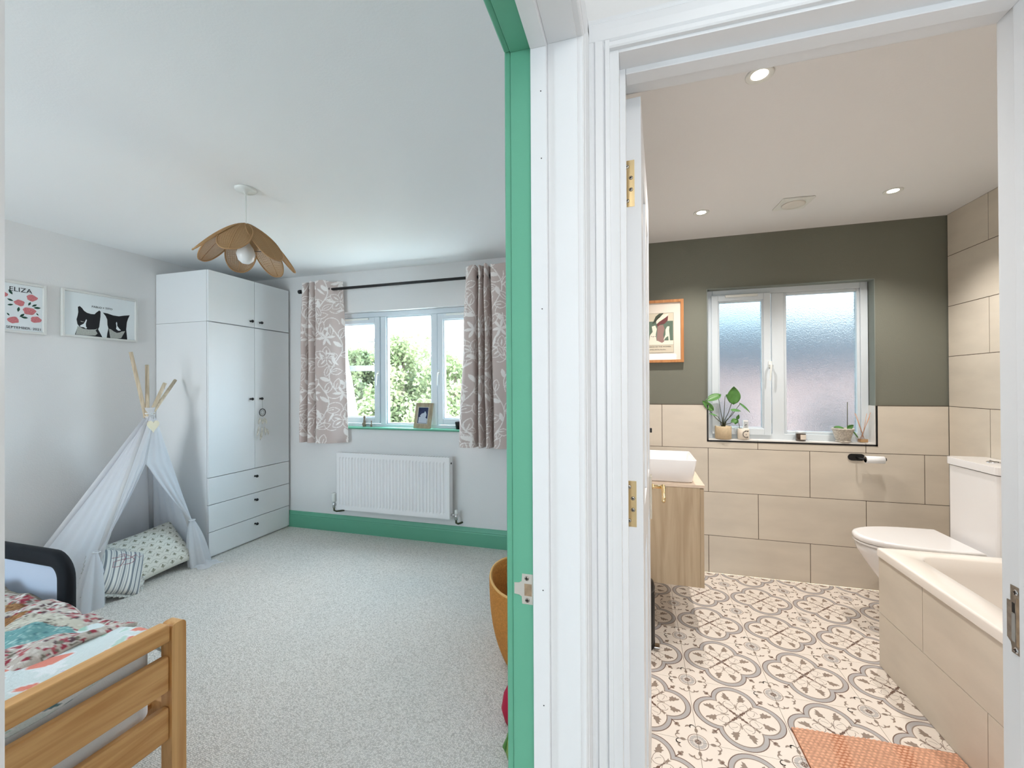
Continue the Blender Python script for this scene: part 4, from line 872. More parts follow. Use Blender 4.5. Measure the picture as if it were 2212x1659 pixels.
# ------------------------------------------------------------------ cushions in the teepee
def cushion(name, label, w_, h_, th, Mx, P, frill=0):
    o = thing(name, label, 'cushion', tuple((Mx @ Vector((0, -h_/2, 0)))))
    def surf(sgn):
        def fn(x, y):
            u, v = x/w_*2-1, y/h_*2-1
            e = (max(0, 1-abs(u)**2.6)*max(0, 1-abs(v)**2.6))**.42; pin = 1-.05*(1-abs(u)**2)*abs(v)**2
            return Mx @ Vector((u*w_/2*(1-.05*(1-v*v)), v*h_/2*(1-.07*(1-u*u)), sgn*th/2*e+.003*sin(9*u+4*v)*e))
        return fn
    painted(P, surf(1), 'cover', M['print'], o); P2 = Paint(w_, h_, .02, P.a[0, 0, :3]); painted(P2, surf(-1), 'back_cover', M['print'], o)
    if frill:
        m = MB(); per = []
        n = 120
        for k in range(n):
            s = 4*k/n; e, f = int(s), s-int(s); u, v = [(-1+2*f, -1), (1, -1+2*f), (1-2*f, 1), (-1, 1-2*f)][e]; nx_, ny_ = [(0, -1), (1, 0), (0, 1), (-1, 0)][e]; per.append((u, v, nx_, ny_))
        vs = []
        for r in (0, 1):
            for k, (u, v, a, b_) in enumerate(per): vs.append(Mx @ Vector((u*w_/2*(1-.05*(1-v*v))+a*frill*r, v*h_/2*(1-.07*(1-u*u))+b_*frill*r, (.010*sin(k*2.1) if r else 0))))
        m.add(vs, [(k, (k+1) % n, n+(k+1) % n, n+k) for k in range(n)], 0, True); m.build('frill', mat('frill_cloth', srgb(196, 196, 190), .95, var=.3, vscale=120), o, solid=.001)
    return o
def mxf(c, ax, ay):   # columns: x axis, y axis
    ax = Vector(ax).normalized(); ay = Vector(ay); ay = (ay-ax*ay.dot(ax)).normalized(); az = ax.cross(ay); m = Matrix((ax, ay, az)).transposed().to_4x4(); return Matrix.Translation(c) @ m
P = Paint(.50, .36, .0032, srgb(226, 224, 214)); gcol = srgb(150, 150, 132)
for j in range(9):
    for i in range(9):
        x = .02+i*.062+(.031 if j % 2 else 0); y = .015+j*.044
        P.disc(x, y+.012, .005, .006, srgb(120, 110, 92))
        for a in (.5, 1.2, 1.9, 2.6): P.leaf(x, y, .017, .006, a, gcol)
        P.stroke([(x, y), (x, y-.006)], .003, gcol)
        P.stroke([(x+.030*cos(t), y+.004+.024*sin(t)) for t in [pi*.08+k*pi*.84/8 for k in range(9)]], .0026, srgb(178, 176, 160))
cushion('floral_cushion', 'oblong cushion with a small grey floral print lying in the teepee', .50, .36, .15, mxf((-3.325, 2.135, .165), (.03, 1, .10), (-.72, -.14, .72)), P)
P = Paint(.30, .30, .0032, srgb(228, 226, 220))
for i in range(15): x = .012+i*.027; P.stroke([(x, -.01), (x, .41)], .0075 if i % 2 else .011, srgb(132, 138, 144))
for i in range(15): x = .0255+i*.027; P.stroke([(x, -.01), (x, .41)], .002, srgb(170, 174, 178))
sc = [(.16+.045*cos(t)+.02*cos(3*t), .215+.06*sin(t)*cos(t*.5)) for t in [k*.25 for k in range(30)]]; P.stroke(sc, .004, srgb(150, 96, 104)); P.stroke([(.13, .24), (.16, .26), (.17, .22), (.15, .16), (.11, .15), (.11, .19), (.20, .23), (.23, .26), (.25, .24), (.27, .26)], .004, srgb(150, 96, 104))
cushion('striped_cushion', 'grey and white striped cushion with a frilled edge behind the teepee flap', .30, .30, .11, mxf((-3.245, 1.905, .150), (.26, .86, -.40), (-.58, .30, .76)), P, .024)
db = thing('black_box', 'black box just inside the teepee behind the cushion', 'box', (-3.42, 2.38, 0)); B(-3.48, -3.33, 2.33, 2.405, .0, .10).build('body', M['black'], db, bevel=.004)

# ------------------------------------------------------------------ bed
bd = thing('bed', 'honey pine single bed with a slatted footboard', 'bed', (-2.4, .6, 0))
bx, by1, by0 = -1.45, 1.052, .14
for yy in (by1-.046, by0): 
    m = MB(); m.prism(rrect(yy, yy+.046, -.2, .572, .016, 5, (1, 1, 0, 0)), bx-.048, bx, 'x'); m.v = [(a, b_, max(c, 0)) for a, b_, c in m.v]; m.build('post', M['pinev'], bd, bevel=.004)
m = B(bx-.050, bx-.004, by0+.046, by1-.046, .518, .574)
m.build('top_rail', M['pine'], bd, bevel=.007, seg=3)
B(bx-.036, bx-.010, by0+.046, by1-.046, .356, .470).build('rail', M['pine'], bd, bevel=.005); B(bx-.036, bx-.010, by0+.046, by1-.046, .200, .306).build('rail', M['pine'], bd, bevel=.005)
for yy in (by1-.032, by0+.006): B(-3.42, bx-.048, yy, yy+.024, .20, .30).build('side_rail', M['pine'], bd, bevel=.003)
for yy in (by1-.046, by0): B(-3.47, -3.425, yy, yy+.046, 0, .75).build('post', M['pinev'], bd, bevel=.005)
B(-3.46, -3.435, by0+.046, by1-.046, .30, .72).build('headboard', M['pine'], bd, bevel=.005)
for k in range(14):
    x = -3.38+k*.135; B(x, x+.06, by0+.03, by1-.03, .268, .284).build('slat', M['pine'], bd)
mt = thing('mattress', 'thick white mattress showing between the footboard rails', 'mattress', (-2.45, .6, .285))
m = MB(); m.prism(rrect(-3.41, bx-.058, .165, 1.000, .06, 8), .285, .515, 'z'); m.build('body', M['white_fab'], mt, bevel=.055, seg=6)
# floral duvet spread over the mattress
MINT, COR, LIL, WHT, TEA = srgb(190, 216, 206), srgb(226, 140, 124), srgb(206, 204, 222), srgb(232, 236, 238), srgb(96, 132, 142)
R = random.Random(5); P = Paint(1.98, 1.16, .006, srgb(216, 226, 226))
for k in range(560):
    x, y = 1.98*R.random(), 1.16*R.random(); c = R.choice([MINT, COR, LIL, MINT, COR, COR, MINT, TEA, srgb(168, 204, 188)]); l = .05+.09*R.random(); a = 2*pi*R.random()
    P.leaf(x, y, l, l*.5, a, c, WHT, .006)
    if k % 3 == 0:
        for q in range(6): P.leaf(x, y, .04, .018, q*pi/3+a, WHT)
du = thing('duvet', 'pale mint duvet with coral flowers showing at the foot of the bed', 'duvet', (-2.4, .6, .5))
def duv(x, y):
    X = -3.40+x; Yc = y-.06; # Yc runs 0..1.04 across, edges drop
    s = .012*sin(X*7)+.010*sin(X*13+Yc*9)+.006*sin(Yc*17)
    z = .528+s; Y = .10+Yc
    if Y > 1.0: k = min(1, (Y-1.0)/.14); Y = 1.0+.055*sin(k*pi/2); z -= .10*k
    if Y < .22: k = min(1, (.22-Y)/.12); Y = .22-.055*sin(k*pi/2); z -= .10*k
    if X > -1.62: k = min(1, (X+1.62)/.20); X = -1.62+.115*sin(k*pi/2); z -= .05*k*k
    return (X, Y, z)
painted(P, duv, 'cover', M['quilt'], du, solid=.01)
# patchwork quilt
R = random.Random(9); W_, H_ = 1.72, .805; P = Paint(W_, H_, .0045, srgb(196, 186, 176)); X0, Y0 = -3.38, .235
rf = lambda n, cols, area_=None: [P.disc(W_*R.random(), H_*R.random(), .003+.008*R.random(), .003+.005*R.random(), R.choice(cols), 3*R.random()) for _ in range(n)]
rf(9000, [srgb(150, 52, 66), srgb(176, 92, 96), srgb(214, 206, 198), srgb(120, 112, 100), srgb(226, 220, 214), srgb(96, 70, 74), srgb(160, 60, 76)])
def patch(pts, col, specks, ns_):
    q = [(x-X0, y-Y0) for x, y in pts]; sl, ins = P.poly(q, col); base = P.a.copy()
    sub = Paint(W_, H_, .0045, col)
    sub.a[..., :3] = col[:3]
    xs = [p[0] for p in q]; ys = [p[1] for p in q]
    for _ in range(ns_): sub.disc(R.uniform(min(xs), max(xs)), R.uniform(min(ys), max(ys)), .002+.004*R.random(), .002+.003*R.random(), R.choice(specks), 3*R.random())
    P.a[sl][ins] = sub.a[sl][ins]
GY = [srgb(150, 140, 126), srgb(196, 186, 172), srgb(110, 100, 90)]
def chev(x, s):  # repeated zigzag strips down the quilt; the measured ones sit at x = 0
    patch([(a+x, b_) for a, b_ in [(-1.99, .70), (-1.928, .838), (-1.877, .896), (-1.796, .936), (-1.745, .925), (-1.79, .864), (-1.83, .77), (-1.86, .66)]], srgb(112, 160, 160), [srgb(150, 190, 188), srgb(84, 130, 134), srgb(180, 204, 200)], 500)
    patch([(a+x, b_) for a, b_ in [(-2.08, .72), (-2.005, .871), (-2.009, .937), (-1.959, .965), (-1.80, .968), (-1.75, .945), (-1.80, .936), (-1.877, .897), (-1.932, .839), (-1.99, .70)]], srgb(206, 200, 184), GY+[srgb(226, 222, 210)], 600)
    patch([(a+x, b_) for a, b_ in [(-2.16, .76), (-2.075, .899), (-2.019, .945), (-2.005, .871), (-2.08, .72)]], srgb(150, 104, 62), [srgb(176, 130, 84), srgb(120, 80, 48)], 300)
    patch([(a+x, b_) for a, b_ in [(-2.24, .93), (-2.20, .975), (-2.14, .985), (-2.09, .95), (-2.143, .92)]], srgb(150, 104, 62), [srgb(176, 130, 84), srgb(120, 80, 48)], 300)
for k in range(4): chev(-.42*k, k)
patch([(-3.3, .985), (-2.35, 1.0), (-2.05, 1.03), (-1.97, 1.08), (-3.3, 1.09)], srgb(150, 140, 124), GY, 1500)
qt = thing('patchwork_quilt', 'patchwork quilt in red, cream and teal prints spread on the bed', 'quilt', (-2.5, .65, .54))
def qf(x, y):
    X, Y = X0+x, Y0+y; z = .552+.012*sin(X*7)+.010*sin(X*13+Y*9)+.010*sin(Y*21+X*6)+.008*sin(X*31-Y*17)+.004*sin(X*55+Y*40)
    if X > -1.95: z -= .012*(X+1.95)/.3
    X += .025*sin(Y*5+1)*(x/W_); 
    if Y > 1.02: z -= .5*(Y-1.02)
    e = min(x, W_-x, y, H_-y); z -= .014*max(0, 1-e/.02)
    return (X, Y, z)
painted(P, qf, 'cover', M['quilt'], qt, solid=.012)
# bed guard on the far side
gd = thing('bed_guard', 'black padded bed guard with a white fabric panel along the far side', 'bed rail', (-2.6, 1.09, .33))
out = rrect(-3.25, -2.085, .30, .700, .085, 8); inn = rrect(-3.18, -2.155, .30, .648, .035, 8)
def rail_u(mb):
    pth = [(-3.215, 1.088, .40), (-3.215, 1.088, .60)]+[(-3.215+.075-.075*cos(t), 1.088, .60+.075*sin(t)) for t in [pi/2*k/8 for k in range(1, 9)]]+[(-2.125-.075+.075*sin(t), 1.088, .60+.075*cos(t)) for t in [pi/2*k/8 for k in range(9)]]+[(-2.125, 1.088, .40)]
    n = 12; P_ = [Vector(p) for p in pth]; vs = []
    for i, p in enumerate(P_):
        t = (P_[min(i+1, len(P_)-1)]-P_[max(i-1, 0)]).normalized(); u = Vector((0, 1, 0)); w__ = t.cross(u)
        for k in range(n): a = 2*pi*k/n; c, s = cos(a), sin(a); q = (abs(c)**.6*(1 if c > 0 else -1)*.020, abs(s)**.6*(1 if s > 0 else -1)*.031); vs.append(p+u*q[0]+w__*q[1])
    fs = [(i*n+k, i*n+(k+1) % n, (i+1)*n+(k+1) % n, (i+1)*n+k) for i in range(len(P_)-1) for k in range(n)]
    mb.add(vs, fs+[tuple(range(n))[::-1], tuple(range((len(P_)-1)*n, len(P_)*n))], 0, True)
m = MB(); rail_u(m); m.build('padded_frame', M['navy'], gd)
B(-3.20, -2.145, 1.084, 1.090, .36, .665).build('fabric_panel', M['mesh'], gd)
for x in (-3.0, -2.3): MB().tube([(x, 1.088, .40), (x, 1.088, .30), (x, 1.06, .288), (x, .75, .286)], .009, 8).build('bracket', M['black'], gd)

# ------------------------------------------------------------------ basket and toys by the door frame
bk = thing('rope_basket', 'tall ochre rope basket on the carpet beside the green door frame', 'basket', (-.478, 2.05, 0))
cx, cy = -.478, 2.05
def bprof(t): return .162+.071*(1-(1-t)**2.6)
hb = .385; co = MB(); nr = 34
pr_ = []
for i in range(nr+1):
    t = i/nr; r = bprof(t); pr_.append((r, hb*t)); 
    if i < nr: pr_.append((r+.0045, hb*(t+.5/nr)))
co.lathe([(0, .002)]+pr_+[(bprof(1)-.008, hb)]+[(bprof(1-i/12)-.012, hb*(1-i/12)) for i in range(12)]+[(0, .01)], (cx, cy, 0), 64)
co.v = [(x+.018*((z/hb)**2)*cos(2*atan2(y-cy, x-cx)+1.1)*(x-cx)/.2, y+.018*((z/hb)**2)*cos(2*atan2(y-cy, x-cx)+1.1)*(y-cy)/.2, z+.02*(z/hb)**3*cos(2*atan2(y-cy, x-cx)+1.2)) for x, y, z in co.v]
co.build('body', M['jute'], bk)
MB().tube([(cx+(bprof(1)-.003+.018*cos(2*a+1.1)*bprof(1)/.2)*cos(a), cy+(bprof(1)-.003+.018*cos(2*a+1.1)*bprof(1)/.2)*sin(a), hb+.02*cos(2*a+1.2)+.002) for a in [2*pi*k/64 for k in range(65)]], .006, 8).build('rim', mat('rim_rope', srgb(222, 176, 112), .9, bump=.5, bscale=200), bk)
ty = thing('soft_toy', 'sliver of a crimson and pink cloth toy beside the green door frame', 'soft toy', (-.42, 1.62, 0))
m = MB(); m.lathe([(.0, 0), (.055, .004), (.068, .05), (.060, .10), (.045, .13)], (-.462, 1.64, 0), 20); m.build('skirt', M['red'], ty)
m = MB(); m.lathe([(.046, .128), (.052, .16), (.040, .20), (.020, .235), (.0, .24)], (-.455, 1.65, 0), 16); m.build('body', M['pinkc'], ty)
m = MB(); m.lathe([(.0, .235), (.030, .245), (.042, .275), (.032, .305), (0, .318)], (-.452, 1.66, 0), 16); m.build('hood', M['red'], ty)
t2_ = thing('green_toy', 'green leafy toy at the foot of the green door frame', 'toy', (-.40, 1.47, 0))
m = MB(); m.lathe([(0, 0), (.035, .004), (.042, .035), (.036, .07), (.018, .095), (0, .10)], (-.424, 1.475, 0), 16); m.build('body', M['lime'], t2_)
for k in range(5):
    a = 2*pi*k/5; m = MB(); m.tube([(-.424+.03*cos(a), 1.475+.03*sin(a), .01), (-.424+.045*cos(a), 1.475+.045*sin(a), .05), (-.424+.03*cos(a), 1.475+.03*sin(a), .09)], [.003, .008, .002], 6); m.build('leaf', M['leafm'], t2_)
# ------------------------------------------------------------------ bath
bt = thing('bathtub', 'white built-in bath with beige tiled side panel', 'bathtub', (1.49, 1.72, 0))
bx0, bx1, by0, by1 = 1.098, XR-.003, 1.033, 2.432; ix0, ix1, iy0, iy1 = 1.214, 1.80, 1.14, 2.362
def rr_pts(x0, x1, y0, y1, r, n=10): return rrect(x0, x1, y0, y1, r, n)
m = MB(); N4 = 44
def ring_pts(x0, x1, y0, y1, r, z): return [(x, y, z) for x, y in rr_pts(x0, x1, y0, y1, r)]
rings = [ring_pts(bx0, bx1, by0, by1, .006, .525), ring_pts(bx0, bx1, by0, by1, .008, .555), ring_pts(bx0+.003, bx1-.003, by0+.003, by1-.003, .010, .562), ring_pts(bx0+.008, bx1-.008, by0+.008, by1-.008, .012, .5635),
         ring_pts(ix0-.008, ix1+.008, iy0-.008, iy1+.008, .085, .5625), ring_pts(ix0, ix1, iy0, iy1, .08, .556), ring_pts(ix0+.012, ix1-.012, iy0+.02, iy1-.02, .08, .50), ring_pts(ix0+.05, ix1-.05, iy0+.07, iy1-.09, .09, .25), ring_pts(ix0+.09, ix1-.09, iy0+.12, iy1-.16, .09, .18), ring_pts(ix0+.15, ix1-.15, iy0+.2, iy1-.26, .06, .165)]
nr_ = len(rings[0]); vs = [p for r in rings for p in r]; fs = [(j*nr_+i, j*nr_+(i+1) % nr_, (j+1)*nr_+(i+1) % nr_, (j+1)*nr_+i) for j in range(len(rings)-1) for i in range(nr_)]
fs.append(tuple(range((len(rings)-1)*nr_, len(rings)*nr_))); m.add(vs, fs, 0, True); m.build('tub', M['bath'], bt)
m = B(1.110, 1.125, by0, by1-.010, 0, .50).box(1.125, bx1, by1-.025, by1-.010, 0, .50); m.build('side_panel', M['grout'], bt)
for za, zb, j in ((0.002, .2545, 1.782), (.2565, .5235, 2.111)):
    ys = [2.430, j, j-.63, 1.02] if j-.63 > 1.03 else [2.430, j, 1.02]
    for ya, yb in zip(ys, ys[1:]): B(1.106, 1.114, yb+.0012, ya-(.0012 if ya < 2.42 else -.001), za, zb).build('tile', M['tile'], bt, bevel=.0006, seg=1)
    B(1.1145, XR-.004, 2.420, 2.4305, za, zb).build('tile', M['tile'], bt, bevel=.0006, seg=1)

# ------------------------------------------------------------------ toilet
to = thing('toilet', 'white close-coupled toilet with a closed lid beyond the bath', 'toilet', (1.5, 2.84, 0))
cyt = 2.843
def dshape(x0, xt, hw, n=16, k=2.2):   # straight back at x0, rounded tip at xt
    out = [(x0, cyt-hw)]
    for i in range(n+1):
        a = -pi/2+pi*i/n; ca = cos(a); sa = sin(a)
        out.append((x0-.10-(x0-.10-xt)*abs(ca)**.92, cyt+hw*(abs(sa)**.86)*(1 if sa > 0 else -1)))
    out.append((x0, cyt+hw)); return out
def loft(levels, m_, name, par, capb=True, capt=True):
    m = MB(); n = len(levels[0][1]); vs = [(x, y, z) for z, ps in levels for x, y in ps]
    fs = [(j*n+i, j*n+(i+1) % n, (j+1)*n+(i+1) % n, (j+1)*n+i) for j in range(len(levels)-1) for i in range(n)]
    m.add(vs, fs, 0, True)
    for j in ((0,) if capb else ())+((len(levels)-1,) if capt else ()): 
        ps = levels[j][1]; tri = tessellate_polygon([[Vector((x, y, 0)) for x, y in ps]]); m.f += [tuple(i+j*n for i in t) for t in tri]; m.m += [0]*len(tri); m.sm += [False]*len(tri)
    return m.build(name, m_, par)
loft([(.0, dshape(1.70, 1.38, .10)), (.10, dshape(1.70, 1.37, .105)), (.22, dshape(1.70, 1.32, .12)), (.33, dshape(1.69, 1.245, .15)), (.41, dshape(1.69, 1.198, .176)), (.452, dshape(1.69, 1.190, .184))], M['ceramic'], 'pan', to)
loft([(.455, dshape(1.660, 1.186, .186)), (.457, dshape(1.660, 1.183, .188)), (.466, dshape(1.660, 1.183, .188)), (.468, dshape(1.66, 1.186, .186))], M['ceramic'], 'seat', to)
loft([(.471, dshape(1.650, 1.184, .187)), (.474, dshape(1.650, 1.180, .190)), (.494, dshape(1.650, 1.181, .190)), (.500, dshape(1.648, 1.188, .186)), (.502, dshape(1.642, 1.200, .180))], M['ceramic'], 'lid', to)
m = MB(); m.prism(rrect(1.688, XR-.004, 2.625, 3.000, .035, 6, (0, 1, 1, 0)), .45, .888, 'z', smooth=False); m.build('cistern', M['ceramic'], to, bevel=.006, seg=3)
m = MB(); m.prism(rrect(1.680, XR-.002, 2.617, 3.008, .04, 6, (0, 1, 1, 0)), .893, .932, 'z'); m.build('cistern_lid', M['ceramic'], to, bevel=.008, seg=4)
MB().lathe([(.030, 0), (.030, .003), (.026, .006), (0, .0065)], (1.775, 2.80, .932), 24).build('flush_button', M['chrome'], to)
MB().tube([(1.775, 2.77, .9388), (1.775, 2.83, .9388)], .0012, 6).build('button_split', M['black'], to)
B(1.69, 1.72, cyt-.12, cyt+.12, .0, .45).build('pan_back', M['ceramic'], to, bevel=.006)

# ------------------------------------------------------------------ vanity, basin, tap, bin
vn = thing('vanity_unit', 'light oak wall-hung vanity cabinet beside the bathroom door', 'cabinet', (.115, 2.7, .28))
vy0, vy1, vz0, vz1, vx1 = 2.402, 3.0, .279, .800, .337
m = MB(); m.box(-.105, vx1-.019, vy0, vy0+.018, vz0, vz1); m.box(-.105, vx1-.019, vy1-.018, vy1, vz0, vz1); m.box(-.105, vx1-.019, vy0+.018, vy1-.018, vz0, vz0+.018); m.box(-.105, -.09, vy0+.018, vy1-.018, vz0+.018, vz1)
m.build('body', M['oak'], vn, bevel=.001)
B(-.105, vx1+.004, vy0-.002, vy1, .801, .817).build('countertop', mat('washed_oak_top', srgb(216, 196, 176), .5, var=.06, vscale=20, stretch=(1, 6, 1)), vn, bevel=.001)
for ya, yb in ((vy0, 2.70), (2.702, vy1)):
    p = B(vx1-.0185, vx1, ya+.001, yb-.001, vz0, vz1-.003).build('door', M['oak'], vn, bevel=.001)
    yy = yb-.03 if ya == vy0 else ya+.03; m = MB(); m.tube([(vx1, yy, .60), (vx1+.02, yy, .60), (vx1+.02, yy, .72), (vx1, yy, .72)], .005, 8); m.build('handle', M['black'], p)
bs = thing('basin', 'white rectangular countertop basin on the oak vanity', 'basin', (.11, 2.57, .818))
def rpts(x0, x1, y0, y1, r, z): return (z, rrect(x0, x1, y0, y1, r, 5))
loft([rpts(-.075, .286, 2.440, 2.70, .02, .819), rpts(-.078, .289, 2.436, 2.704, .02, .823), rpts(-.092, .304, 2.400, 2.728, .014, .942), rpts(-.091, .303, 2.401, 2.727, .014, .945), rpts(-.084, .296, 2.408, 2.720, .012, .945), rpts(-.082, .294, 2.410, 2.718, .012, .942), rpts(-.066, .277, 2.440, 2.70, .02, .85), rpts(-.05, .26, 2.46, 2.68, .03, .835)], M['ceramic'], 'bowl', bs)
MB().lathe([(.020, 0), (.020, .003), (0, .004)], (.10, 2.57, .835), 16).build('waste', M['chrome'], bs)
tpp = thing('basin_tap', 'black wall-mounted tap spout above the white basin', 'tap', (-.0, 2.6, 1.07))
B(-.105, .087, 2.585, 2.612, 1.066, 1.091).build('spout', M['black'], tpp, bevel=.002); B(-.105, -.098, 2.56, 2.76, 1.04, 1.115).build('plate', M['black'], tpp, bevel=.002)
MB().tube([(-.10, 2.71, 1.078), (-.06, 2.71, 1.078)], .018, 14).build('handle', M['black'], tpp)
bn = thing('pedal_bin', 'black pedal bin between the open door and the vanity', 'bin', (-.005, 2.29, 0))
bc = (.002, 2.30, 0)
MB().lathe([(.080, 0), (.084, .006), (.084, .028), (.082, .03)], bc, 32).build('base', M['black'], bn)
MB().lathe([(.082, .03), (.0835, .035), (.0835, .29)], bc, 32).build('body', M['black'], bn)
MB().lathe([(.0845, .292), (.085, .305), (.078, .328), (.055, .345), (.02, .352), (0, .353)], bc, 32).build('lid', M['black'], bn)
m = MB(); m.box(.078, .108, 2.25, 2.29, .014, .022); m.build('pedal', M['chrome'], bn, bevel=.003)

# ------------------------------------------------------------------ toilet roll, poster, mat
rh = thing('toilet_roll_holder', 'black oval wall-mounted toilet roll holder on beige tiles', 'roll holder', (1.39, YT, .86))
m = MB(); m.prism(rrect(1.338, 1.432, .840, .884, .0218, 10), YT-.006, YT, 'y'); m.build('back_plate', M['black'], rh, bevel=.0015)
m = MB(); m.tube([(1.385, YT-.005, .862), (1.385, YT-.045, .862), (1.390, YT-.052, .861), (1.400, YT-.055, .861), (1.518, YT-.055, .861)], .0055, 10); m.tube([(1.516, YT-.055, .861), (1.522, YT-.055, .861)], .010, 16); m.build('arm', M['black'], rh)
rl = thing('toilet_roll', 'nearly finished white toilet roll on the black holder', 'toilet roll', (1.46, YT-.055, .836))
MB().lathe([(.0195, .0), (.023, .001), (.023, .099), (.0195, .1)], (1.412, YT-.055, .857), 28, 0, 'x').build('paper', M['white_fab'], rl)
MB().lathe([(.0195, 0), (.0195, .1), (.0185, .1), (.0185, 0)], (1.412, YT-.055, .857), 24, 0, 'x').build('tube', mat('card_tube', srgb(150, 130, 108), .9), rl)
po = thing('framed_poster', 'wood-framed vintage style poster on the dark bathroom wall', 'picture', (.15, YT, 1.51))
fx0, fx1, fz0, fz1 = -.035, .334, 1.508, 1.967; fy = YT
m = MB(); t = .020; m.box(fx0, fx0+t, fy-.022, fy+.008, fz0, fz1); m.box(fx1-t, fx1, fy-.022, fy+.008, fz0, fz1); m.box(fx0+t, fx1-t, fy-.022, fy+.008, fz0, fz0+t); m.box(fx0+t, fx1-t, fy-.022, fy+.008, fz1-t, fz1); m.build('frame', M['fwood'], po, bevel=.001)
B(fx0+t, fx1-t, fy-.010, fy, fz0+t, fz1-t).build('mount', M['cream'], po)
pp = B(.035, .266, fy-.0115, fy-.010, 1.580, 1.872).build('poster', mat('aged_paper', srgb(206, 196, 176), .85), po)
def q2(u, v): return (.266+(u-703)/(703-115)*(.266-.085), 1.872-(v-350)/(1228-350)*(1.872-1.580))
def pz(name, pts, lay, m_): m = MB(); m.prism([q2(*p) for p in pts], fy-.0116-lay*.0002, fy-.0114, 'y'); m.build(name, m_, pp)
M['sage'] = mat('sage_print', srgb(92, 110, 96), .85); M['plum'] = mat('plum_print', srgb(146, 116, 110), .85); M['maroon'] = mat('maroon_print', srgb(108, 60, 62), .85); M['olive'] = mat('olive_print', srgb(66, 74, 62), .85); M['ivory'] = mat('ivory_print', srgb(226, 218, 202), .85)
pz('colour_print', [(-60, 530), (690, 530), (690, 960), (-60, 960)], 0, M['sage'])
pz('colour_print', [(-60, 960), (690, 960), (690, 1055), (-60, 1055)], 0, M['ivory'])
pz('colour_print', [(250, 530), (300, 420), (380, 360), (480, 356), (400, 440), (330, 500), (300, 560), (210, 590)], 1, M['olive'])
pz('colour_print', [(300, 510), (340, 470), (450, 390), (600, 365), (560, 430), (470, 480), (380, 540), (320, 590)], 1, M['ivory'])
pz('colour_print', [(320, 600), (400, 530), (500, 470), (580, 410), (570, 520), (500, 590), (400, 600), (340, 650)], 2, M['maroon'])
pz('colour_print', [(340, 620), (470, 610), (500, 700), (470, 830), (490, 980), (440, 1010), (320, 950), (330, 800)], 1, M['plum'])
pz('colour_print', [(210, 640), (290, 620), (325, 700), (300, 820), (320, 980), (240, 970), (150, 960), (170, 830), (230, 760)], 1, M['ivory'])
pz('colour_print', [(560, 650), (610, 650), (600, 740), (610, 830), (620, 980), (590, 980), (580, 860), (520, 900), (480, 960), (480, 920), (520, 830), (520, 720)], 1, M['ivory'])
pz('colour_print', [(-60, 650), (100, 600), (150, 700), (120, 950), (-60, 950)], 1, M['plum'])
for k in range(5): pz('colour_print', [(190+22*k, 860+12*(k % 3)), (205+22*k, 850+10*(k % 2)), (212+22*k, 872)], 2, M['ink'])
m = MB(); lw = .0012
for (xa, xb, za, zb) in ((.035, .266, 1.8708, 1.872), (.035, .266, 1.580, 1.5812), (.035, .0362, 1.58, 1.872), (.2648, .266, 1.58, 1.872), (.035, .266, 1.637, 1.638)): m.box(xa, xb, fy-.0120, fy-.0115, za, zb)
m.build('border_print', M['ink'], pp)
text('lettering', 'THE MARCH OF THE WOMEN', .0128, (.150, fy-.0120, 1.6205), (90, 0, 0), M['ink'], pp, sx=1.12)
text('lettering', 'by ETHEL SMYTH, Mus.Doc.', .0105, (.150, fy-.0120, 1.600), (90, 0, 0), M['ink'], pp, sx=1.0)
B(fx0+t, fx1-t, fy-.016, fy-.0145, fz0+t, fz1-t).build('glass', glassmat(.015), po)

bm_ = thing('bath_mat', 'woven terracotta bath mat on the patterned floor tiles', 'bath mat', (.82, 1.6, .001))
ang = radians(3.2); o_ = Vector((.571, 1.887, 0)); ux = Vector((cos(ang), sin(ang), 0)); uy = Vector((-sin(ang)*-.6, -1, 0)).normalized(); uy = Vector((sin(radians(1.5)), -cos(radians(1.5)), 0))
P = Paint(.53, .80, .0045, srgb(232, 178, 148)); R = random.Random(2)
nz = np.random.RandomState(3).rand(P.ny, P.nx); P.a[..., :3] *= (.80+.40*nz)[..., None]
cell = (np.sin(P.Y*2*pi/.0135+2*np.sin(P.X*9))*.5+.5)*(np.sin(P.X*2*pi/.017+P.Y*260)*.5+.5); P.a[..., :3] = P.a[..., :3]*(.62+.55*cell)[..., None]  # colour follows the relief, darkened in the weave hollows
def mf(x, y):
    c = (sin(y*2*pi/.0135+2*sin(x*9))*.5+.5)*(sin(x*2*pi/.017+y*260)*.5+.5); p = o_+ux*x+uy*y; return (p.x, p.y, .0085+.0035*c+.001*sin(x*30+y*8))
painted(P, mf, 'weave', M['print'], bm_)
m = MB(); c4 = [o_, o_+ux*.53, o_+ux*.53+uy*.80, o_+uy*.80]; m.prism([(p.x, p.y) for p in c4], .001, .008, 'z'); m.build('backing', mat('mat_edge', srgb(176, 112, 80), .95, bump=.4, bscale=200), bm_)

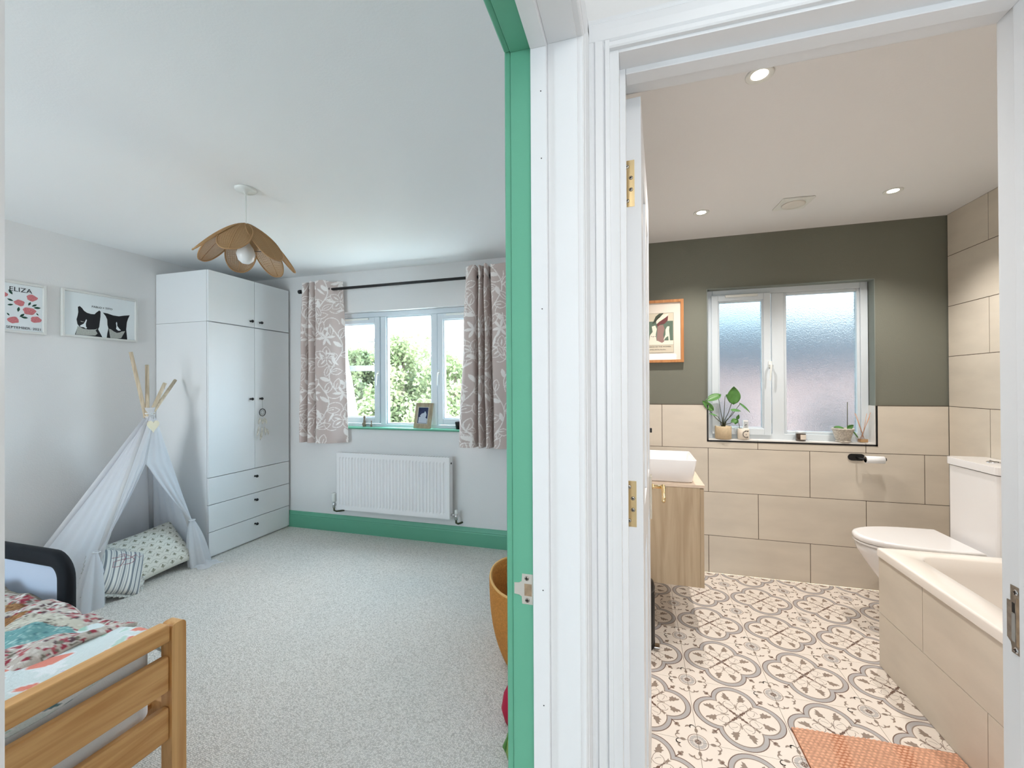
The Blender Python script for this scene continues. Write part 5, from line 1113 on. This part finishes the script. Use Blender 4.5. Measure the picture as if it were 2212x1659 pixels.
# ------------------------------------------------------------------ ceiling lights and fan
em = bpy.data.materials.new('lamp_glow'); em.use_nodes = True; b_ = em.node_tree.nodes['Principled BSDF']; b_.inputs['Emission Color'].default_value = (1, .86, .70, 1); b_.inputs['Emission Strength'].default_value = 30; b_.inputs['Base Color'].default_value = (1, 1, 1, 1)
for (x, y, lab) in ((.411, 1.618, 'lit recessed ceiling spotlight nearest the bathroom doorway'), (1.357, 2.805, 'lit recessed ceiling spotlight near the tiled wall and toilet'), (.391, 2.812, 'lit recessed ceiling spotlight near the open door and dark wall')):
    dl = thing('spotlight', lab, 'ceiling light', (x, y, 2.4), 'recessed bathroom spotlights')
    MB().lathe([(.026, -.001), (.040, -.006), (.044, -.004), (.044, .0)], (x, y, H), 28).build('trim_ring', M['plaswhite'], dl)
    MB().lathe([(.026, -.0015), (.015, -.003), (0, -.0035)], (x, y, H), 24).build('lamp', em, dl)
    l = bpy.data.lights.new('spotlight_beam', 'SPOT'); l.energy = 56; l.color = (1, .95, .89); l.spot_size = radians(118); l.spot_blend = .7; l.shadow_soft_size = .025
    lo = bpy.data.objects.new('spotlight_beam', l); lo.location = (x, y, H-.012); COL.objects.link(lo)
fn_ = thing('extractor_fan', 'square white ceiling extractor fan between the spotlights', 'extractor fan', (.89, 2.82, 2.39)); fa = radians(-3); Fm = Matrix.Translation((.885, 2.82, H)) @ Matrix.Rotation(radians(4), 4, 'Z')
m = MB().box(-.082, .082, -.082, .082, -.010, 0); m.xf(Fm); m.build('cover', M['plaswhite'], fn_, bevel=.004)
m = MB().lathe([(.060, -.010), (.060, -.014), (.052, -.018), (.03, -.0185), (0, -.0185)], (0, 0, 0), 36); m.xf(Fm); m.build('grille', mat('warm_plastic', srgb(222, 219, 212), .5), fn_)

# ------------------------------------------------------------------ things on the bathroom sill
sz = .955
def leafmesh(mb, base, tip, width, nrm, cup=.15, notch=.0, n=9):
    base, tip = Vector(base), Vector(tip); ax = tip-base; l = ax.length; ax.normalize(); nn = Vector(nrm); nn = (nn-ax*nn.dot(ax)).normalized(); sd = ax.cross(nn)
    def fn(u, v):
        s = (u-.5)*2; w_ = width/2*max(0, sin(pi*min(1, v**.72)))**.85; q = l*v-(.18*l*(1-v)**3*abs(s) if notch else 0); return base+ax*q+sd*(s*w_)+nn*(cup*width*(abs(s)**1.5)-.10*l*v*v)
    mb.grid(fn, 7, 12)
pl = thing('potted_plant', 'heart-leaved houseplant in a sandy stoneware pot on the bathroom sill', 'plant', (.598, 3.335, sz))
px_, py_ = .598, 3.336
MB().lathe([(.046, 0), (.053, .006), (.054, .088), (.052, .092), (.048, .092), (.047, .080)], (px_, py_, sz), 32).build('pot', M['stone'], pl)
MB().lathe([(.047, 0), (0, .004)], (px_, py_, sz+.078), 20).build('soil', M['soil'], pl)
b0 = Vector((px_, py_, sz+.08))
# (stem end, leaf base, leaf tip, width, normal)
for st, lb, lt_, wd_, nr2 in (
    ((.566, 3.32, 1.245), (.568, 3.32, 1.262), (.476, 3.30, 1.228), .062, (-.2, -.8, .7)),
    ((.614, 3.35, 1.258), (.628, 3.35, 1.262), (.700, 3.36, 1.215), .045, (.2, -1, .2)),
    ((.660, 3.33, 1.232), (.664, 3.33, 1.222), (.664, 3.31, 1.330), .088, (0, -1, .15)),
    ((.706, 3.33, 1.205), (.708, 3.33, 1.203), (.775, 3.34, 1.150), .030, (.3, -.6, .8)),
    ((.655, 3.31, 1.150), (.650, 3.31, 1.160), (.705, 3.30, 1.158), .040, (.1, -.5, .9)),
    ((.505, 3.31, 1.155), (.520, 3.31, 1.168), (.456, 3.29, 1.228), .046, (-.4, -.8, .4)),
    ((.560, 3.30, 1.115), (.545, 3.30, 1.122), (.500, 3.29, 1.140), .020, (-.2, -.5, .8)),
    ((.676, 3.31, 1.090), (.674, 3.31, 1.092), (.640, 3.30, 1.080), .034, (0, -1, .3))):
    st = Vector(st); mid = b0.lerp(st, .5)+Vector((0, -.004, .004)); s_ = MB(); s_.tube([b0+Vector(((st.x-b0.x)*.08, 0, 0)), b0.lerp(st, .25)+Vector(((b0.x-st.x)*.06, 0, .01)), mid, st, Vector(lb)], [.004, .0028, .0022, .0018, .0014], 6); so = s_.build('stem', M['stem'], pl)
    l_ = MB(); leafmesh(l_, lb, lt_, wd_, nr2, .12, 1); l_.build('leaf', M['leafm'], pl, solid=.0006)
mg = thing('mug', 'cream pot printed with a wreath mark on the bathroom sill', 'pot', (.727, 3.335, sz))
MB().lathe([(.030, 0), (.037, .006), (.038, .076), (.036, .078), (.033, .078), (.032, .01), (0, .008)], (.727, 3.335, sz), 32).build('body', M['mugc'], mg)
m = MB()
def mugp(x, z, r=.0385): a = (x)/.038; return (.727+r*sin(a+.15), 3.335-r*cos(a+.15), sz+z)
m.tube([mugp(.006+.020*cos(t), .040+.022*sin(t)) for t in [radians(50+k*13) for k in range(21)]], .0012, 5)
for k in range(12): t = radians(50+k*22); m.tube([mugp(.006+.020*cos(t), .040+.022*sin(t)), mugp(.006+.027*cos(t+.15), .040+.029*sin(t+.15))], [.0016, .0006], 5)
m.tube([mugp(0, .040), mugp(.010, .040)], .0012, 5); m.tube([mugp(-.002, .063), mugp(.024, .063)], .0022, 5)
m.build('wreath_print', M['ink'], mg)
jb = thing('pot_card_box', 'small white carton standing in the cream wreath pot', 'carton', (.742, 3.34, sz+.07))
B(.7275, .7585, 3.332, 3.348, sz+.02, sz+.136).build('carton', M['ceramic'], jb, bevel=.001)
m = MB(); m.box(.730, .756, 3.3312, 3.332, sz+.082, sz+.126); m.build('label', mat('grey_label', srgb(184, 188, 190), .7), jb)
m = MB(); m.prism([(.735, sz+.100), (.741, sz+.106), (.746, sz+.104), (.750, sz+.109), (.749, sz+.100), (.742, sz+.102), (.738, sz+.096)], 3.3306, 3.3312, 'y'); m.box(.738, .748, 3.3306, 3.3312, sz+.088, sz+.090); m.build('mark', M['ink'], jb)
sp2 = thing('plant_cutting', 'glassy green leaf cutting standing behind the cream wreath pot', 'plant', (.706, 3.352, sz+.07))
m = MB(); m.tube([(.708, 3.340, sz+.03), (.703, 3.342, sz+.10), (.690, 3.345, sz+.142)], [.002, .002, .001], 6); m.build('stem', M['stem'], sp2)
m = MB(); leafmesh(m, (.690, 3.345, sz+.140), (.672, 3.33, sz+.105), .030, (0, -1, .3)); leafmesh(m, (.690, 3.345, sz+.140), (.700, 3.335, sz+.175), .022, (0, -1, .3)); m.build('leaf', M['leafm'], sp2)
cd = thing('candle', 'small candle in a glass jar with silver lid on the bathroom sill', 'candle', (1.08, 3.335, sz))
MB().lathe([(.026, 0), (.030, .003), (.030, .048), (.028, .050)], (1.08, 3.335, sz), 28).build('jar', mat('amber_glass', srgb(66, 52, 42), .1, coat=.5), cd)
MB().lathe([(.0305, .052), (.0315, .054), (.0315, .064), (.029, .066), (0, .066)], (1.08, 3.335, sz), 28).build('lid', mat('silver_lid', srgb(210, 214, 216), .3, metal=.5), cd)
m = MB(); m.grid(lambda u, v: (1.08+.0305*sin(-.35+1.5*u), 3.335-.0305*cos(-.35+1.5*u), sz+.012+.033*v), 12, 2); m.build('label', M['cream'], cd)
op = thing('orchid_pot', 'embossed white bowl pot with a bare orchid stake on the sill', 'plant', (1.325, 3.335, sz))
em_ = [(.036, 0), (.042, .003), (.042, .010), (.037, .013), (.038, .017)]+[(.041+.018*(k/16)+(.0012 if k % 3 == 0 else 0), .020+.062*k/16) for k in range(17)]+[(.063, .084), (.063, .092), (.059, .094), (.056, .09), (.054, .07)]
m = MB(); m.lathe(em_, (1.325, 3.335, sz), 36); m.build('pot', mat('embossed_pot', srgb(200, 192, 180), .6, bump=.9, bscale=120, var=.18, vscale=90), op)
MB().lathe([(.054, 0), (0, .006)], (1.325, 3.335, sz+.075), 20).build('soil', M['soil'], op)
MB().tube([(1.350, 3.335, sz+.07), (1.352, 3.335, 1.222)], .0022, 6).build('stake', M['stem'], op)
for lb, lt_, wd_, nr2 in (((1.325, 3.33, sz+.09), (1.262, 3.30, sz+.104), .034, (0, -.5, 1)), ((1.35, 3.33, sz+.09), (1.376, 3.31, sz+.118), .030, (0, -1, .5)), ((1.355, 3.335, sz+.10), (1.398, 3.30, sz+.040), .030, (1, -.6, .4))):
    m = MB(); leafmesh(m, lb, lt_, wd_, nr2, .2); m.build('leaf', M['leafm'], op, solid=.001)
rdv = thing('reed_diffuser', 'clear glass reed diffuser with thin sticks on the bathroom sill', 'diffuser', (1.437, 3.335, sz))
m = MB(); m.prism(rrect(1.411, 1.463, 3.312, 3.358, .008, 4), sz+.001, sz+.050, 'z'); m.lathe([(.013, .050), (.013, .072), (.015, .074), (.011, .075)], (1.437, 3.335, sz), 18); m.build('bottle', M['glass'], rdv, bevel=.002)
m = MB(); m.prism(rrect(1.414, 1.460, 3.315, 3.355, .006, 4), sz+.004, sz+.024, 'z'); m.build('oil', M['amber'], rdv)
for (a, b_) in (((1.450, 3.34, sz+.01), (1.390, 3.33, sz+.195)), ((1.446, 3.33, sz+.01), (1.405, 3.35, sz+.190)), ((1.424, 3.34, sz+.01), (1.478, 3.33, sz+.200)), ((1.428, 3.33, sz+.01), (1.466, 3.35, sz+.192)), ((1.42, 3.345, sz+.01), (1.470, 3.32, sz+.175))):
    MB().tube([a, b_], .0016, 5).build('reed', M['reed'], rdv)

# ------------------------------------------------------------------ outside
grass = mat('patio_and_lawn', srgb(206, 202, 192), 1, var=.1, vscale=1)
struct(B(-60, 60, 3.7, 90, -2.9, -2.8).build('ground', grass))
def leafmat(name, c1, c2):
    m = mat(name, c1, .7); t = m.node_tree; b = t.nodes['Principled BSDF']; gi = t.nodes.new('ShaderNodeTexNoise'); gi.inputs['Scale'].default_value = 1.7; tcn = t.nodes.new('ShaderNodeTexCoord'); t.links.new(tcn.outputs['Object'], gi.inputs[0])
    r = t.nodes.new('ShaderNodeValToRGB'); r.color_ramp.elements[0].position = .35; r.color_ramp.elements[1].position = .65; r.color_ramp.elements[0].color = c1; r.color_ramp.elements[1].color = c2; t.links.new(gi.outputs[0], r.inputs[0]); t.links.new(r.outputs[0], b.inputs['Base Color'])
    q = t.nodes.new('ShaderNodeBsdfTranslucent'); t.links.new(r.outputs[0], q.inputs[0]); x = t.nodes.new('ShaderNodeMixShader'); x.inputs[0].default_value = .4; o = t.nodes['Material Output']
    t.links.new(b.outputs[0], x.inputs[1]); t.links.new(q.outputs[0], x.inputs[2]); t.links.new(x.outputs[0], o.inputs[0]); return m
LM = [leafmat('maple_leaves', srgb(84, 98, 68), srgb(122, 134, 96)), leafmat('pale_leaves', srgb(100, 114, 74), srgb(140, 148, 108)), leafmat('deep_leaves', srgb(52, 84, 64), srgb(88, 112, 82))]
bark = mat('bark', srgb(96, 84, 70), .95, bump=.6, bscale=30)
rs = np.random.RandomState(4)
def tree(label, x, y, h, r, n, lm, name='tree'):
    t = thing(name, label, 'tree', (x, y, -2.8), 'trees outside the bedroom window')
    MB().tube([(x, y, -2.8), (x+.05, y, -1.5), (x-.05, y, h-r*1.4), (x, y, h-.5)], [.16, .13, .09, .03], 10).build('trunk', bark, t)
    cl = []
    nb = 46
    for k in range(nb):
        f = rs.rand(); zz = h-2.2*r*f; rad = r*(.30+.85*f**.6 if f < .75 else 1.0)*(.55+.5*rs.rand()); a = rs.rand()*2*pi; cl.append((x+rad*.8*cos(a), y+rad*.8*sin(a), zz-.25, .32+.30*rs.rand()))
    cl.append((x, y, h-.35, .4)); cl = np.array(cl); idx = rs.randint(0, len(cl), n); c = cl[idx]
    dv = rs.randn(n, 3); dv /= np.linalg.norm(dv, axis=1)[:, None]; pos = c[:, :3]+dv*(c[:, 3]*(.55+.5*rs.rand(n)))[:, None]
    s = (.045+.04*rs.rand(n))[:, None]; u = rs.randn(n, 3); u /= np.linalg.norm(u, axis=1)[:, None]; v = np.cross(u, rs.randn(n, 3)); v /= np.linalg.norm(v, axis=1)[:, None]
    V = np.stack([pos-u*s, pos-v*s*.6+u*s*.1, pos+u*s, pos+v*s*.6+u*s*.1], 1).reshape(-1, 3)-np.array([x, y, -2.8])
    me = bpy.data.meshes.new('foliage'); me.from_pydata(V.tolist(), [], [(4*i, 4*i+1, 4*i+2, 4*i+3) for i in range(n)]); me.materials.append(lm); o = bpy.data.objects.new('foliage', me); COL.objects.link(o); o.parent = t; o['kind'] = 'stuff'
tree('tall pale green tree in the middle of the bedroom window view', -6.55, 11.0, 2.75, 1.7, 15000, LM[1])
tree('green tree seen through the left pane of the bedroom window', -8.35, 11.0, 2.45, 1.75, 20000, LM[0])
tree('leafy tree seen through the narrow right pane', -4.9, 11.0, 2.25, 1.5, 12000, LM[1])
tree('darker green tree filling the gap behind the others', -7.3, 13.0, 2.1, 1.9, 11000, LM[2])
tree('leafy tree behind the pale one on its right side', -5.8, 13.2, 2.3, 1.7, 10000, LM[0])
tree('low broad tree at the far left of the window view', -8.9, 9.8, .9, 1.6, 14000, LM[2])
tree('low leafy tree in front of the tall pale one', -6.6, 9.6, .95, 1.5, 12000, LM[1])
tree('low leafy tree below the right pane', -4.7, 9.4, 1.0, 1.5, 10000, LM[1])
# solid gable and rails standing in for a reflection in the left pane
gb = thing('reflection_gable', 'white gable shape with rails standing in for a reflection in the left pane', 'building', (-5.4, 6.2, -2.8))
MB().prism([(-6.6, -2.8), (-4.15, -2.8), (-4.30, -.2), (-4.42, .70), (-4.52, 1.28), (-4.63, 1.80), (-4.70, 2.02), (-6.6, 2.2)], 5.78, 6.0, 'y').build('gable_wall', mat('white_render', srgb(236, 238, 238), .8), gb)
MB().tube([(-4.70, 5.99, 2.02), (-4.63, 5.99, 1.80), (-4.52, 5.99, 1.28), (-4.42, 5.99, .70), (-4.30, 5.99, -.2)], .022, 6).build('bargeboard', mat('grey_board', srgb(170, 176, 176), .7), gb)
RM = mat('reflection_bar', srgb(62, 64, 62), .5); B(-4.95, -3.98, 5.99, 6.05, 2.075, 2.13).build('rail', RM, gb)  # bars of a reflected window, built as solid rails
B(-4.90, -3.98, 5.99, 6.05, 1.60, 1.69).build('rail', RM, gb); B(-4.02, -3.98, 5.985, 6.05, -2.8, 2.14).build('post', RM, gb)
# brick house seen blurred through the obscured glass
hs = thing('brick_house', 'pinkish brick house blurred behind the frosted bathroom window', 'house', (3.5, 13, -2.8))
brickm = mat('distant_brick', srgb(238, 200, 194), .9, var=.12, vscale=3)
B(.2, 9.0, 12.5, 18, -2.8, 1.75).build('wall', brickm, hs)
MB().prism([(12.1, 1.7), (15.2, 3.5), (18.4, 1.7)], -.1, 9.3, 'x').build('roof', mat('slate_roof', srgb(112, 110, 116), .8), hs)
for x in (1.6, 4.2, 6.8):
    f = MB(); f.box(x, x+1.1, 12.44, 12.5, -.4, .9); fo = f.build('window', M['upvc'], hs); B(x+.06, x+1.04, 12.42, 12.44, -.34, .84).build('pane', mat('dark_pane', srgb(60, 70, 78), .1), fo)
struct(B(-3, 12, 9.0, 9.1, -2.8, -1.0).build('garden_fence', mat('garden_fence_wood', srgb(186, 160, 130), .9, var=.1)))
